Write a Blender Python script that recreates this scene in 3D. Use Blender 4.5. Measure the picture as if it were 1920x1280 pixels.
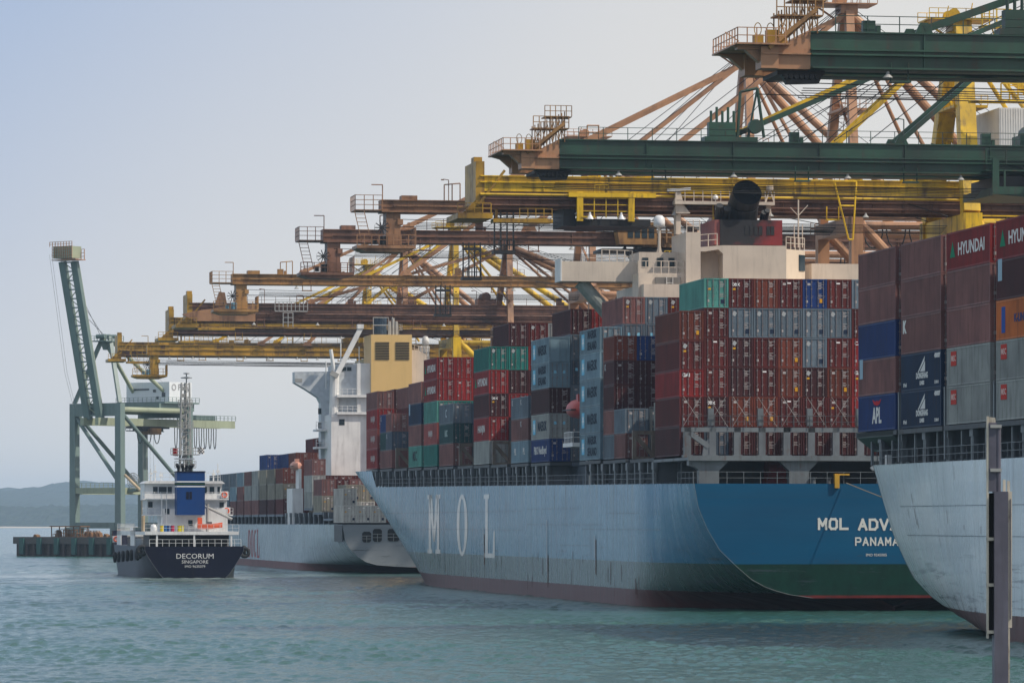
import bpy, math, random
import numpy as np
from mathutils import Matrix, Vector, noise as mnoise

random.seed(7)
R = math.radians
SC = bpy.context.scene
COL = SC.collection
for _o in list(bpy.data.objects):
    bpy.data.objects.remove(_o)

# ------------------------------------------------------------------ camera, sky, sun, exposure
F, HY, CH = 8360.0, 980.0, 8.6            # focal length in photo pixels, horizon row, eye height above the water
cam_d = bpy.data.cameras.new('camera')
cam = bpy.data.objects.new('camera', cam_d)
COL.objects.link(cam)
cam.location = (0, 0, CH)
cam.rotation_euler = (R(90), 0, 0)
cam_d.sensor_width = 36
cam_d.lens = F / 1920 * 36
cam_d.shift_y = (HY - 640) / 1920
cam_d.clip_start = 1
cam_d.clip_end = 30000
cam_d.dof.use_dof = True
cam_d.dof.focus_distance = 520
cam_d.dof.aperture_fstop = 9
SC.camera = cam

SUN_DIR = Vector((0.64, -0.22, 0.72)).normalized()      # towards the sun
sun_el = math.asin(SUN_DIR.z)
sun_az = math.atan2(SUN_DIR.x, SUN_DIR.y)               # clockwise from +Y
world = bpy.data.worlds.new('World')
SC.world = world
world.use_nodes = True
wn, wl = world.node_tree.nodes, world.node_tree.links
bg = wn['Background']
sky = wn.new('ShaderNodeTexSky')
sky.sky_type = 'NISHITA'
sky.sun_disc = False
sky.sun_elevation = sun_el
sky.sun_rotation = sun_az
sky.altitude = 0
sky.air_density = 1.0
sky.dust_density = 2.2
sky.ozone_density = 1.4
SKY_STRENGTH = 0.12
bg.inputs['Strength'].default_value = SKY_STRENGTH
# hazy tropical sky: a pale veil lies low and towards the sun, thinning to blue up and to the left
def wnode(t, **k):
    o = wn.new(t)
    for a, b in k.items(): setattr(o, a, b)
    return o
wtc = wnode('ShaderNodeTexCoord')
wdot = wnode('ShaderNodeVectorMath', operation='DOT_PRODUCT')
wdot.inputs[1].default_value = (-.75, 0, 1.0)
wl.new(wtc.outputs['Generated'], wdot.inputs[0])
wnz = wnode('ShaderNodeTexNoise'); wnz.inputs['Scale'].default_value = 3.0; wnz.inputs['Detail'].default_value = 3
wl.new(wtc.outputs['Generated'], wnz.inputs['Vector'])
wad = wnode('ShaderNodeMath', operation='MULTIPLY_ADD'); wl.new(wnz.outputs['Fac'], wad.inputs[0]); wad.inputs[1].default_value = .10; wl.new(wdot.outputs['Value'], wad.inputs[2])
def wramp(lo, hi):
    o = wnode('ShaderNodeMapRange', interpolation_type='SMOOTHSTEP'); wl.new(wad.outputs[0], o.inputs[0])
    o.inputs[1].default_value = lo+.05; o.inputs[2].default_value = hi+.05; return o.outputs[0]
def wmix(f, a, b):
    o = wnode('ShaderNodeMix', data_type='RGBA'); wl.new(f, o.inputs[0])
    for i, v in ((6, a), (7, b)):
        if isinstance(v, tuple): o.inputs[i].default_value = (*v, 1)
        else: wl.new(v, o.inputs[i])
    return o.outputs[2]
PALE = tuple(c/SKY_STRENGTH for c in (.755, .745, .725))
BLUE = tuple(c/SKY_STRENGTH for c in (.345, .470, .70))
wm2 = wmix(wramp(.05, .245), PALE, BLUE)
wsc = wnode('ShaderNodeVectorMath', operation='SCALE'); wl.new(sky.outputs['Color'], wsc.inputs[0]); wsc.inputs['Scale'].default_value = 2.6   # haze brightens the whole dome
whz = wnode('ShaderNodeMix', data_type='RGBA'); whz.inputs[0].default_value = .78
wl.new(wsc.outputs['Vector'], whz.inputs[6]); whz.inputs[7].default_value = (*[c/SKY_STRENGTH for c in (.64, .66, .67)], 1)
wm3 = wmix(wramp(.25, .80), wm2, whz.outputs[2])
wl.new(wm3, bg.inputs['Color'])

sun_d = bpy.data.lights.new('sun', 'SUN')
sun_d.energy = 4.0
sun_d.angle = R(1.2)
sun_d.color = (1.0, 0.90, 0.76)
sun = bpy.data.objects.new('sun', sun_d)
COL.objects.link(sun)
sun.location = (200, -100, 300)
sun.rotation_euler = SUN_DIR.to_track_quat('Z', 'Y').to_euler()

SC.view_settings.view_transform = 'Standard'
SC.view_settings.look = 'None'
SC.view_settings.exposure = 0.0
SC.view_settings.gamma = 1
SC.view_settings.use_curve_mapping = False
SC.cycles.max_bounces = 6
SC.cycles.volume_bounces = 1
SC.cycles.use_denoising = True
SC.cycles.denoising_prefilter = 'ACCURATE'

# ------------------------------------------------------------------ the quay's own axes
SA, CA = 0.16540, 0.98622                 # the berth line runs away from the camera, 9.5 degrees to the left
ALPHA = math.atan2(SA, CA)
def quay(s, t, z=0.0):
    """s metres along the berth line, t metres landward of it"""
    return Vector((90.26 - s*SA + t*CA, s*CA + t*SA, z))
def s_at(px, t):
    r = (px - 960) / F
    return (90.26 + t*(CA - r*SA)) / (r*CA + SA)
def depth(s, t): return s*CA + t*SA
def zh(py, Y): return CH + (HY - py) * Y / F

# ------------------------------------------------------------------ materials
def srgb(r, g, b):
    f = lambda c: (c/255/12.92) if c/255 <= .04045 else ((c/255+.055)/1.055)**2.4
    return (f(r), f(g), f(b))
class NT:
    def __init__(s, name):
        s.m = bpy.data.materials.new(name); s.m.use_nodes = True
        s.n, s.l = s.m.node_tree.nodes, s.m.node_tree.links
        s.p = s.n['Principled BSDF']
    def node(s, t, **k):
        o = s.n.new(t)
        for a, b in k.items(): setattr(o, a, b)
        return o
    def link(s, a, b): s.l.new(a, b)
    def val(s, sock, v):
        if hasattr(v, 'is_linked') or isinstance(v, bpy.types.NodeSocket): s.l.new(v, sock)
        else: sock.default_value = v
    def math(s, op, a, b=0.5, clamp=False):
        o = s.node('ShaderNodeMath', operation=op); o.use_clamp = clamp
        s.val(o.inputs[0], a); s.val(o.inputs[1], b); return o.outputs[0]
    def mix(s, fac, a, b, mode='MIX'):
        o = s.node('ShaderNodeMix', data_type='RGBA', blend_type=mode)
        s.val(o.inputs[0], fac)
        for i, v in ((6, a), (7, b)):
            if isinstance(v, tuple): v = (*v[:3], 1)
            s.val(o.inputs[i], v)
        return o.outputs[2]
    def noise(s, vec, scale, detail=4, rough=.55):
        o = s.node('ShaderNodeTexNoise'); o.inputs['Scale'].default_value = scale
        o.inputs['Detail'].default_value = detail; o.inputs['Roughness'].default_value = rough
        if vec is not None: s.l.new(vec, o.inputs['Vector'])
        return o.outputs['Fac']
    def ramp(s, fac, lo, hi):
        o = s.node('ShaderNodeMapRange'); s.l.new(fac, o.inputs[0])
        o.inputs[1].default_value = lo; o.inputs[2].default_value = hi; return o.outputs[0]
    def mapping(s, vec, scale=(1, 1, 1), loc=(0, 0, 0)):
        o = s.node('ShaderNodeMapping'); s.l.new(vec, o.inputs[0])
        o.inputs['Scale'].default_value = scale
        s.val(o.inputs['Location'], loc); return o.outputs[0]
    def bump(s, h, strength=.3, dist=.05):
        o = s.node('ShaderNodeBump'); o.inputs['Strength'].default_value = strength
        o.inputs['Distance'].default_value = dist; s.l.new(h, o.inputs['Height'])
        s.l.new(o.outputs[0], s.p.inputs['Normal'])

RUST = (0.095, 0.035, 0.016)
def paint(name, rgb, rough=.42, rust=.25, var=.25, streak=.35, size=1.0, objcolor=False, metallic=0, spec=.5):
    """painted steel with fading, grime streaks running down and rust blooms"""
    t = NT(name)
    tc = t.node('ShaderNodeTexCoord')
    vec = tc.outputs['Object']
    info = t.node('ShaderNodeObjectInfo')
    off = t.math('MULTIPLY', info.outputs['Random'], 61.0)
    comb = t.node('ShaderNodeCombineXYZ')
    for i in range(3): t.link(off, comb.inputs[i])
    big = t.mapping(vec, (.35/size, .35/size, .35/size), comb.outputs[0])
    stv = t.mapping(vec, (1.9/size, 1.9/size, .16/size), comb.outputs[0])
    n1 = t.noise(big, 1.0, 5); n2 = t.noise(stv, 1.0, 5, .62); n3 = t.noise(big, 5.0, 6, .7)
    base = info.outputs['Color'] if objcolor else (*rgb, 1)
    dark = t.mix(1.0, base, (1-var*1.6, 1-var*1.6, 1-var*1.5, 1), 'MULTIPLY')
    c = t.mix(t.ramp(n1, .35, .65), base, dark)
    grime = t.math('MULTIPLY', t.ramp(n2, .50, .74), streak)
    c = t.mix(grime, c, (.030, .027, .024, 1))
    if rust > 0:
        rs = t.math('MULTIPLY', t.ramp(t.math('ADD', t.math('MULTIPLY', n2, .5), t.math('MULTIPLY', n3, .5)), .60-.10*rust, .70), min(1, rust*1.5), True)
        c = t.mix(rs, c, (*RUST, 1))
        t.link(t.math('ADD', t.math('MULTIPLY', rs, .35), rough), t.p.inputs['Roughness'])
    else: t.p.inputs['Roughness'].default_value = rough
    t.link(c, t.p.inputs['Base Color'])
    t.p.inputs['Metallic'].default_value = metallic
    t.p.inputs['Specular IOR Level'].default_value = spec
    t.bump(n3, .12, .03)
    return t.m
def plain(name, rgb, rough=.6, metallic=0):
    t = NT(name); tc = t.node('ShaderNodeTexCoord')
    n = t.noise(tc.outputs['Object'], 1.3, 4)
    t.link(t.mix(t.ramp(n, .3, .7), (*[c*.78 for c in rgb], 1), (*rgb, 1)), t.p.inputs['Base Color'])
    t.p.inputs['Roughness'].default_value = rough; t.p.inputs['Metallic'].default_value = metallic
    return t.m

M = {}
M['box'] = paint('container_paint', (1, 1, 1), .58, .26, .18, .42, 1.0, objcolor=True, spec=.22)
M['flat'] = (lambda t: (t.link(t.node('ShaderNodeObjectInfo').outputs['Color'], t.p.inputs['Base Color']), setattr(t.p.inputs['Roughness'], 'default_value', .85), setattr(t.p.inputs['Specular IOR Level'], 'default_value', .12), t.m)[3])(NT('flat_print'))
M['sidepaint'] = paint('letter_paint', (.85, .84, .79), .22, .12, .08, .25)
M['galv'] = plain('galvanised_steel', (.36, .36, .35), .5)
M['rodlight'] = plain('pale_door_rods', (.22, .18, .18), .5)
M['white'] = paint('white_ship_paint', (.74, .74, .73), .42, .12, .10, .22)
M['cream'] = paint('cream_ship_paint', (.62, .53, .44), .5, .10, .08, .20)
M['ochre'] = paint('ochre_funnel_paint', (.66, .44, .17), .5, .03, .05, .08, 2)
M['black'] = plain('sooty_black_steel', (.012, .012, .014), .55)
M['dark'] = plain('dark_void', (.008, .009, .011), .8)
M['redfun'] = paint('dark_red_funnel_paint', (.24, .012, .016), .5, .1, .3, .5)
M['steelblue'] = paint('blue_grey_deck_paint', (.075, .105, .14), .5, .30, .2, .4)
M['deckgrey'] = paint('light_grey_steel_paint', (.15, .17, .185), .5, .45, .2, .45)
M['deckdark'] = paint('dark_deck_steel', (.05, .06, .07), .6, .4, .25, .5)
M['salmon'] = paint('salmon_crane_paint', (.44, .225, .115), .45, .45, .18, .5, 2)
M['brown'] = paint('brown_crane_paint', (.37, .19, .095), .5, .9, .42, .75, 2)
M['brownred'] = paint('dark_brown_crane_paint', (.25, .12, .075), .5, .9, .42, .75, 2)
M['orangecr'] = paint('orange_brown_crane_paint', (.42, .22, .07), .5, .8, .38, .6, 2)
M['yellow'] = paint('yellow_crane_paint', (.80, .50, .012), .42, .60, .34, .8, 2)
M['yellowrust'] = paint('rusty_yellow_crane_paint', (.50, .28, .02), .46, .95, .42, .8, 2)
M['green'] = paint('green_crane_paint', (.017, .068, .042), .45, .45, .40, .85, 2)
M['psagreen'] = paint('grey_green_crane_paint', (.16, .225, .215), .45, .12, .12, .25, 3)
M['psapale'] = paint('pale_green_crane_paint', (.33, .37, .26), .45, .1, .1, .25, 3)
M['glass'] = (lambda t: (setattr(t.p.inputs['Base Color'], 'default_value', (.02, .035, .045, 1)), setattr(t.p.inputs['Roughness'], 'default_value', .08), t.m)[2])(NT('window_glass'))
M['dome'] = plain('radome_white', (.78, .79, .8), .35)
M['orange'] = plain('rescue_orange', (.75, .11, .03), .45)
M['lifered'] = plain('lifeboat_red', (.42, .035, .03), .45)
M['rubber'] = plain('tyre_rubber', (.02, .02, .022), .85)
M['concrete'] = plain('quay_concrete', (.24, .23, .21), .9)
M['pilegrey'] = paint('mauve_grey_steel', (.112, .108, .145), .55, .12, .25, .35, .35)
M['pilelight'] = paint('sunlit_worn_steel', (.60, .54, .44), .5, .6, .2, .5, .35)  # pale tone paints sunlight onto the pile edges and fittings; rust is real
M['navy'] = paint('navy_hull_paint', (.005, .006, .022), .45, .05, .2, .1, spec=.2)
M['royal'] = paint('royal_blue_paint', (.006, .045, .18), .5, .05, .1, .2, spec=.2)
M['rope'] = plain('mooring_rope', (.30, .24, .16), .9)
M['debris'] = paint('brown_scaffold', (.26, .13, .05), .8, .6, .4, .6)
M['fendergreen'] = plain('green_fender_panel', (.02, .09, .085), .6)

# ------------------------------------------------------------------ mesh helpers
class MB:
    def __init__(s): s.v, s.f = [], []
    def add(s, vs, fs):
        b = len(s.v); s.v += [tuple(v) for v in vs]; s.f += [tuple(b+i for i in f) for f in fs]; return s
    def box(s, x0, x1, y0, y1, z0, z1):
        vs = [(x, y, z) for z in (z0, z1) for y in (y0, y1) for x in (x0, x1)]
        return s.add(vs, [(0, 2, 3, 1), (4, 5, 7, 6), (0, 1, 5, 4), (2, 6, 7, 3), (0, 4, 6, 2), (1, 3, 7, 5)])
    def bar(s, p0, p1, w, h=None, up=(0, 0, 1)):
        h = h or w; p0, p1 = Vector(p0), Vector(p1); d = (p1-p0).normalized()
        up = Vector(up)
        if abs(d.dot(up)) > .98: up = Vector((0, 1, 0))
        a = d.cross(up).normalized()*(w/2); b = a.cross(d).normalized()*(h/2)
        vs = [p+q for p in (p0, p1) for q in (-a-b, a-b, a+b, -a+b)]
        return s.add(vs, [(0, 1, 2, 3), (7, 6, 5, 4), (0, 4, 5, 1), (1, 5, 6, 2), (2, 6, 7, 3), (3, 7, 4, 0)])
    def tube(s, p0, p1, r, n=8, r1=None, caps=True):
        p0, p1 = Vector(p0), Vector(p1); r1 = r if r1 is None else r1
        d = (p1-p0).normalized(); up = Vector((0, 0, 1)) if abs(d.z) < .9 else Vector((0, 1, 0))
        a = d.cross(up).normalized(); b = a.cross(d).normalized(); vs = []
        for p, rr in ((p0, r), (p1, r1)):
            for k in range(n):
                an = 2*math.pi*k/n; vs.append(p + a*rr*math.cos(an) + b*rr*math.sin(an))
        fs = [(k, n+k, n+(k+1) % n, (k+1) % n) for k in range(n)]
        if caps: fs += [tuple(range(n)), tuple(range(2*n-1, n-1, -1))]
        return s.add(vs, fs)
    def path(s, pts, r, n=5):
        for a, b in zip(pts, pts[1:]): s.tube(a, b, r, n, caps=False)
        return s
    def prism(s, poly, axis, d0, d1):
        """poly of 2D points extruded along axis ('x': (y,z), 'y': (x,z), 'z': (x,y))"""
        def P(q, d): return {'x': (d, q[0], q[1]), 'y': (q[0], d, q[1]), 'z': (q[0], q[1], d)}[axis]
        n = len(poly); vs = [P(q, d0) for q in poly] + [P(q, d1) for q in poly]
        fs = [tuple(range(n)), tuple(range(2*n-1, n-1, -1))] + [(k, n+k, n+(k+1) % n, (k+1) % n) for k in range(n)]
        return s.add(vs, fs)
    def lathe(s, prof, n=16, c=(0, 0, 0)):
        vs = []; m = len(prof)
        for k in range(n):
            a = 2*math.pi*k/n
            for r, z in prof: vs.append((c[0]+r*math.cos(a), c[1]+r*math.sin(a), c[2]+z))
        fs = [(k*m+j, ((k+1) % n)*m+j, ((k+1) % n)*m+j+1, k*m+j+1) for k in range(n) for j in range(m-1)]
        return s.add(vs, fs)
    def rail(s, p0, p1, h=1.1, step=2.0, r=.045, mids=2):
        p0, p1 = Vector(p0), Vector(p1); L = (p1-p0).length; n = max(1, round(L/step)); up = Vector((0, 0, h))
        for k in range(n+1):
            p = p0.lerp(p1, k/n); s.bar(p, p+up, r*1.6)
        for k in range(1, mids+1): s.bar(p0+up*k/mids, p1+up*k/mids, r*1.3)
        return s
    def ladder(s, p0, p1, w=.6, r=.05, side=(0, 1, 0)):
        p0, p1, sd = Vector(p0), Vector(p1), Vector(side).normalized()*w/2
        s.bar(p0-sd, p1-sd, r); s.bar(p0+sd, p1+sd, r)
        n = max(2, int((p1-p0).length/.5))
        for k in range(1, n): q = p0.lerp(p1, k/n); s.bar(q-sd, q+sd, r*.8)
        return s
    def mesh(s, name, mat, smooth=False):
        me = bpy.data.meshes.new(name); me.from_pydata(s.v, [], s.f); me.materials.append(mat)
        bm_fix(me)
        if smooth: me.polygons.foreach_set('use_smooth', [True]*len(me.polygons))
        me.update(); return me
    def build(s, name, mat, parent=None, smooth=False, mtx=None):
        return link(name, s.mesh(name, mat, smooth), parent, mtx)
import bmesh
def bm_fix(me):
    bm = bmesh.new(); bm.from_mesh(me); bmesh.ops.recalc_face_normals(bm, faces=bm.faces); bm.to_mesh(me); bm.free()
def link(name, me, parent=None, mtx=None, color=None):
    o = bpy.data.objects.new(name, me); COL.objects.link(o)
    if parent is not None: o.parent = parent
    if mtx is not None: o.matrix_basis = mtx
    if color: o.color = (*color[:3], 1)
    return o
def tag(o, label=None, cat=None, group=None, kind=None):
    if label: o['label'] = label
    if cat: o['category'] = cat
    if group: o['group'] = group
    if kind: o['kind'] = kind
    return o
def thing(name, label, cat, mtx, group=None):
    o = bpy.data.objects.new(name, None); COL.objects.link(o); o.matrix_basis = mtx
    o.empty_display_size = 1
    return tag(o, label, cat, group)
def frame(loc, ang): return Matrix.Translation(loc) @ Matrix.Rotation(ang, 4, 'Z')

_txt = {}
def text_mesh(body, size, stretch=1.0, bold=.0, extrude=.006):
    k = (body, size, stretch, bold)
    if k in _txt: return _txt[k]
    c = bpy.data.curves.new('lettering', 'FONT'); c.body = body; c.size = size; c.align_x = 'CENTER'; c.align_y = 'CENTER'
    c.offset = bold; c.extrude = extrude; c.resolution_u = 2; c.space_line = .9
    o = bpy.data.objects.new('lettering', c); COL.objects.link(o)
    dg = bpy.context.evaluated_depsgraph_get()
    me = bpy.data.meshes.new_from_object(o.evaluated_get(dg)); me.name = 'lettering'
    bpy.data.objects.remove(o)
    for v in me.vertices: v.co.x *= stretch
    me.materials.clear(); me.materials.append(M['flat'])
    _txt[k] = me; return me
# text frames in a ship's axes (x to starboard, y forward): facing port, facing aft, facing starboard
def face_port(x, y, z): return Matrix(((0, 0, -1, x), (-1, 0, 0, y), (0, 1, 0, z), (0, 0, 0, 1)))
def face_aft(x, y, z): return Matrix(((1, 0, 0, x), (0, 0, -1, y), (0, 1, 0, z), (0, 0, 0, 1)))
def face_stbd(x, y, z): return Matrix(((0, 0, 1, x), (1, 0, 0, y), (0, 1, 0, z), (0, 0, 0, 1)))
def letter(parent, body, mtx, size, color, stretch=1.0, bold=0.0, name='lettering'):
    return link(name, text_mesh(body, size, stretch, bold), parent, mtx, color)
ORD = ['first', 'second', 'third', 'fourth', 'fifth', 'sixth', 'seventh', 'eighth', 'ninth', 'tenth', 'eleventh', 'twelfth', 'thirteenth', 'fourteenth', 'fifteenth', 'sixteenth', 'seventeenth', 'eighteenth', 'nineteenth', 'twentieth']
# ------------------------------------------------------------------ water
def wave_patch():
    rng = np.random.default_rng(5)
    Y = np.exp(np.linspace(math.log(222), math.log(1250), 1700))
    A = np.linspace(-.185, .17, 610)
    YY, AA = np.meshgrid(Y, A, indexing='ij')
    XX = YY*AA
    sp = YY*.00102
    Z = np.zeros_like(XX)
    wind = R(262)
    for k in range(64):
        lam = .5*(4.5/.5)**rng.random()
        th = wind + rng.normal(0, .55)
        kx, ky = math.cos(th)*2*math.pi/lam, math.sin(th)*2*math.pi/lam
        amp = .0055*lam**.42 * (0.6+.8*rng.random())
        w = np.clip(lam/(2.0*sp)-.5, 0, 1)
        ph = kx*XX + ky*YY + rng.random()*6.28
        s = np.sin(ph)
        Z += amp*w*(s + .28*np.sin(2*ph+1.2))
    sg = Z.std(); hn = np.clip(Z/sg, -2.2, 3.2)
    Z = sg*(.62*hn + .30*(hn*hn-1))        # peaked crests, flat troughs
    # gusts: calmer and rougher streaks
    g = np.zeros_like(Z)
    for k in range(14):
        lam = rng.uniform(30, 160); th = rng.uniform(-.35, .35)
        g += np.sin(2*math.pi*(XX*math.sin(th)/lam*.4 + YY*math.cos(th)/lam) + rng.random()*6.28)
    Z *= 1 + .09*np.clip(g, -3, 3)
    v = np.stack([XX, YY, Z], -1).reshape(-1, 3)
    ni, nj = XX.shape
    i, j = np.meshgrid(np.arange(ni-1), np.arange(nj-1), indexing='ij')
    a = (i*nj+j).ravel(); f = np.stack([a, a+1, a+nj+1, a+nj], -1)
    me = bpy.data.meshes.new('water')
    me.vertices.add(len(v)); me.vertices.foreach_set('co', v.ravel())
    me.loops.add(f.size); me.loops.foreach_set('vertex_index', f.ravel().astype(np.int32))
    me.polygons.add(len(f)); me.polygons.foreach_set('loop_start', np.arange(0, f.size, 4, dtype=np.int32))
    me.update(); me.validate()
    me.polygons.foreach_set('use_smooth', [True]*len(me.polygons))
    return me
def water_mat():
    t = NT('sea_water'); tc = t.node('ShaderNodeTexCoord'); v = tc.outputs['Object']
    n1 = t.noise(t.mapping(v, (1, .45, 1)), 3.4, 6, .66)
    n2 = t.noise(t.mapping(v, (1, .5, 1)), 1.3, 5, .6)
    big = t.noise(t.mapping(v, (.009, .012, 1)), 1.0, 3)
    n1 = t.math('POWER', n1, 2.2)
    h = t.math('ADD', t.math('MULTIPLY', n1, 1.1), n2)
    sp = t.node('ShaderNodeSeparateXYZ'); t.link(v, sp.inputs[0])
    fm = t.noise(t.mapping(v, (.05, .02, 1), (2, 7, 0)), 1.0, 6, .7)
    reg = t.math('MULTIPLY', t.math('MULTIPLY', t.ramp(sp.outputs[1], 610, 680), t.ramp(sp.outputs[1], 840, 760)), t.ramp(sp.outputs[0], -20, -48))
    foam = t.math('MULTIPLY', t.math('MULTIPLY', t.ramp(fm, .46, .62), reg), .45)
    body = (t.mix(t.ramp(big, .35, .65), (.028, .080, .072, 1), (.036, .112, .098, 1)))
    t.link(t.mix(foam, body, (.55, .60, .60, 1)), t.p.inputs['Base Color'])
    t.p.inputs['Roughness'].default_value = .13
    t.p.inputs['IOR'].default_value = 1.333
    t.bump(h, .9, .10)
    return t.m
M['water'] = water_mat()
w = wave_patch(); w.materials.append(M['water'])
tag(link('water', w), kind='structure')
sheet = MB()
sheet.add([(-4100, -50, -.42), (4100, -50, -.42), (4100, 16300, -.42), (-4100, 16300, -.42)], [(0, 1, 2, 3)])
tag(sheet.build('sea', M['water']), kind='structure')

# ------------------------------------------------------------------ far shore: wooded hills, beach
def hills(name, Y0, top, wob, seed, x0, x1, mat, deep=500):
    nx, ny = 900, 14
    vs = []
    for j in range(ny):
        v = j/(ny-1)
        for i in range(nx):
            x = x0 + (x1-x0)*i/(nx-1)
            ridge = top + wob*mnoise.noise(Vector((x*.0026, seed, 0))) + wob*.5*mnoise.noise(Vector((x*.009, seed+5, 0)))
            z = ridge*min(1, v*1.15)**1.1
            z += (15*mnoise.noise(Vector((x*.022, v*30, seed))) + 12*mnoise.noise(Vector((x*.06, v*80, seed+9))) + 9*mnoise.noise(Vector((x*.13, v*50, seed+4))))*(.4 if top < 60 else 1)*min(1, v*4)
            vs.append((x, Y0+deep*v, z-.5 if v == 0 else z))
    fs = [(j*nx+i, j*nx+i+1, (j+1)*nx+i+1, (j+1)*nx+i) for j in range(ny-1) for i in range(nx-1)]
    return tag(MB().add(vs, fs).build(name, mat), kind='structure')
def wood_mat():
    t = NT('distant_woodland'); v = t.node('ShaderNodeTexCoord').outputs['Object']
    n = t.noise(t.mapping(v, (.05, .05, .12)), 1.0, 6, .7)
    t.link(t.mix(t.ramp(n, .35, .65), (.012, .020, .016, 1), (.040, .055, .035, 1)), t.p.inputs['Base Color'])
    t.p.inputs['Roughness'].default_value = .9
    t.p.inputs['Specular IOR Level'].default_value = .1
    return t.m
M['wood'] = wood_mat()
hills('wooded_hills', 8900, 112, 42, 3.1, -3600, 2200, M['wood'], 5600)
hills('wooded_hills', 8350, 38, 16, 8.4, -3200, 2000, M['wood'], 500)
bch = MB()
nb = 120
bch.add([(-3000+4600*i/nb, 8050+320*j+30*mnoise.noise(Vector((i*.15, 1, 1))), -.6+ (2.4+1.2*mnoise.noise(Vector((i*.2, 4, 4))))*j) for j in range(2) for i in range(nb+1)],
        [(i, i+1, nb+2+i, nb+1+i) for i in range(nb)])
tag(bch.build('beach', plain('pale_sand', (.50, .44, .35), .9)), kind='structure')

# ------------------------------------------------------------------ quay
q = MB(); q.box(41.3, 520, 60, 1110, -2, 3.9); q.box(41.3, 41.9, 60, 1110, 3.9, 4.3)
tag(q.build('quay', M['concrete'], mtx=frame(quay(0, 0), ALPHA)), kind='structure')

# ------------------------------------------------------------------ haze
hz = MB(); hz.box(-4200, 4200, -60, 16400, -3, 165)
hm = bpy.data.materials.new('air'); hm.use_nodes = True
for n_ in list(hm.node_tree.nodes):
    if n_.type == 'BSDF_PRINCIPLED': hm.node_tree.nodes.remove(n_)
pv = hm.node_tree.nodes.new('ShaderNodeVolumePrincipled')
pv.inputs['Color'].default_value = (.58, .76, 1.0, 1)
pv.inputs['Density'].default_value = .000062
pv.inputs['Anisotropy'].default_value = .2
hm.node_tree.links.new(pv.outputs[0], [n_ for n_ in hm.node_tree.nodes if n_.type == 'OUTPUT_MATERIAL'][0].inputs['Volume'])
tag(hz.build('haze', hm), kind='stuff')
# ------------------------------------------------------------------ hull form
class Hull:
    def __init__(s, B, L, zd, inset, sheer=0.0, Ls=45, p=2.2, fc=None, water=(161, 286, 1.7), deck=(50, 2.2), zlow=-1.6):
        s.B, s.L, s.zd, s.sheer, s.Ls, s.p, s.fc, s.water, s.deck, s.zlow = B, L, zd, sheer, Ls, p, fc, water, deck, zlow
        zs, ms = zip(*sorted([(z, m) for m, z in inset])); s.zs, s.ms = zs, ms
    def top(s, a):
        z = s.zd + s.sheer*a
        if s.fc:
            u = min(1, max(0, (a-s.fc[0])/s.fc[1])); z += s.fc[2]*u
        return z
    def b(s, a, z):
        q = min(1, max(0, a/s.Ls))
        ins = float(np.interp(z, s.zs, s.ms))*(1-q)**s.p
        b = max(0.0, s.B-ins)
        w = min(1.32, max(0, z/s.zd))**1.05
        st = s.water[0]*(1-w) + (s.L-s.deck[0])*w
        en = s.water[1]*(1-w) + s.L*w
        n = s.water[2]*(1-w) + s.deck[1]*w
        r = min(1, max(0, (a-st)/(en-st)))
        return b*(1-r**n)
    def stations(s):
        return sorted(set([0, .6, 1.2, 2, 3, 4.5, 6, 8, 10, 13, 16, 20, 25, 30, 36, 42, 50] + list(np.arange(58, s.L-45, 9.0)) + list(np.arange(s.L-45, s.L+.1, 3.0))
                      + ([s.fc[0], s.fc[0]+s.fc[1]] if s.fc else [])))
    def build(s, mat, parent, deckmat, transom_mat):
        A = s.stations(); nz = 22; vs, fs = [], []
        for a in A:
            zt = s.top(a)
            for j in range(nz):
                z = s.zlow + (zt-s.zlow)*(j/(nz-1)); vs.append((s.b(a, z), a, z))
        for i in range(len(A)-1):
            for j in range(nz-1):
                fs.append((i*nz+j, (i+1)*nz+j, (i+1)*nz+j+1, i*nz+j+1))
        m = MB(); m.add(vs, fs); m.add([(-x, y, z) for x, y, z in vs], [f[::-1] for f in fs])
        # counter below the transom closes on itself where b = 0
        me = m.mesh('hull', mat, True); o = link('hull', me, parent)
        out = []
        for j in range(40):
            z = s.zlow + (s.zd-s.zlow)*j/39; b = s.b(0, z)
            if b > 0: out.append((b, z))
        poly = out + [(-x, z) for x, z in reversed(out)]
        t = MB(); n = len(poly); t.add([(x, -.01, z) for x, z in poly], [tuple(range(n))])
        t.build('transom', transom_mat, parent)
        rim = MB(); rim.path([(x, -.02, z) for x, z in poly[:n//2]], .022, 4)
        rim.build('transom_rim', M['deckgrey'], parent)
        rim = MB(); rim.path([(x, -.02, z) for x, z in poly[n//2:]], .022, 4); rim.build('transom_rim', M['deckgrey'], parent)
        d = MB()
        for a0, a1 in zip(A, A[1:]):
            z0, z1 = s.zd+s.sheer*a0, s.zd+s.sheer*a1; b0, b1 = s.b(a0, z0), s.b(a1, z1)
            d.add([(-b0, a0, z0-.05), (b0, a0, z0-.05), (b1, a1, z1-.05), (-b1, a1, z1-.05)], [(0, 1, 2, 3)])
        d.build('deck', deckmat, parent)
        return o
    def on_side(s, poly_mesh_pts, faces, name, parent, color, side=-1, off=.03, mat=None):
        vs = [(side*(s.b(a, z)+off), a, z) for a, z in poly_mesh_pts]
        me = bpy.data.meshes.new(name); me.from_pydata(vs, [], faces); me.materials.append(mat or M['flat']); me.update()
        return link(name, me, parent, None, color)

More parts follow.
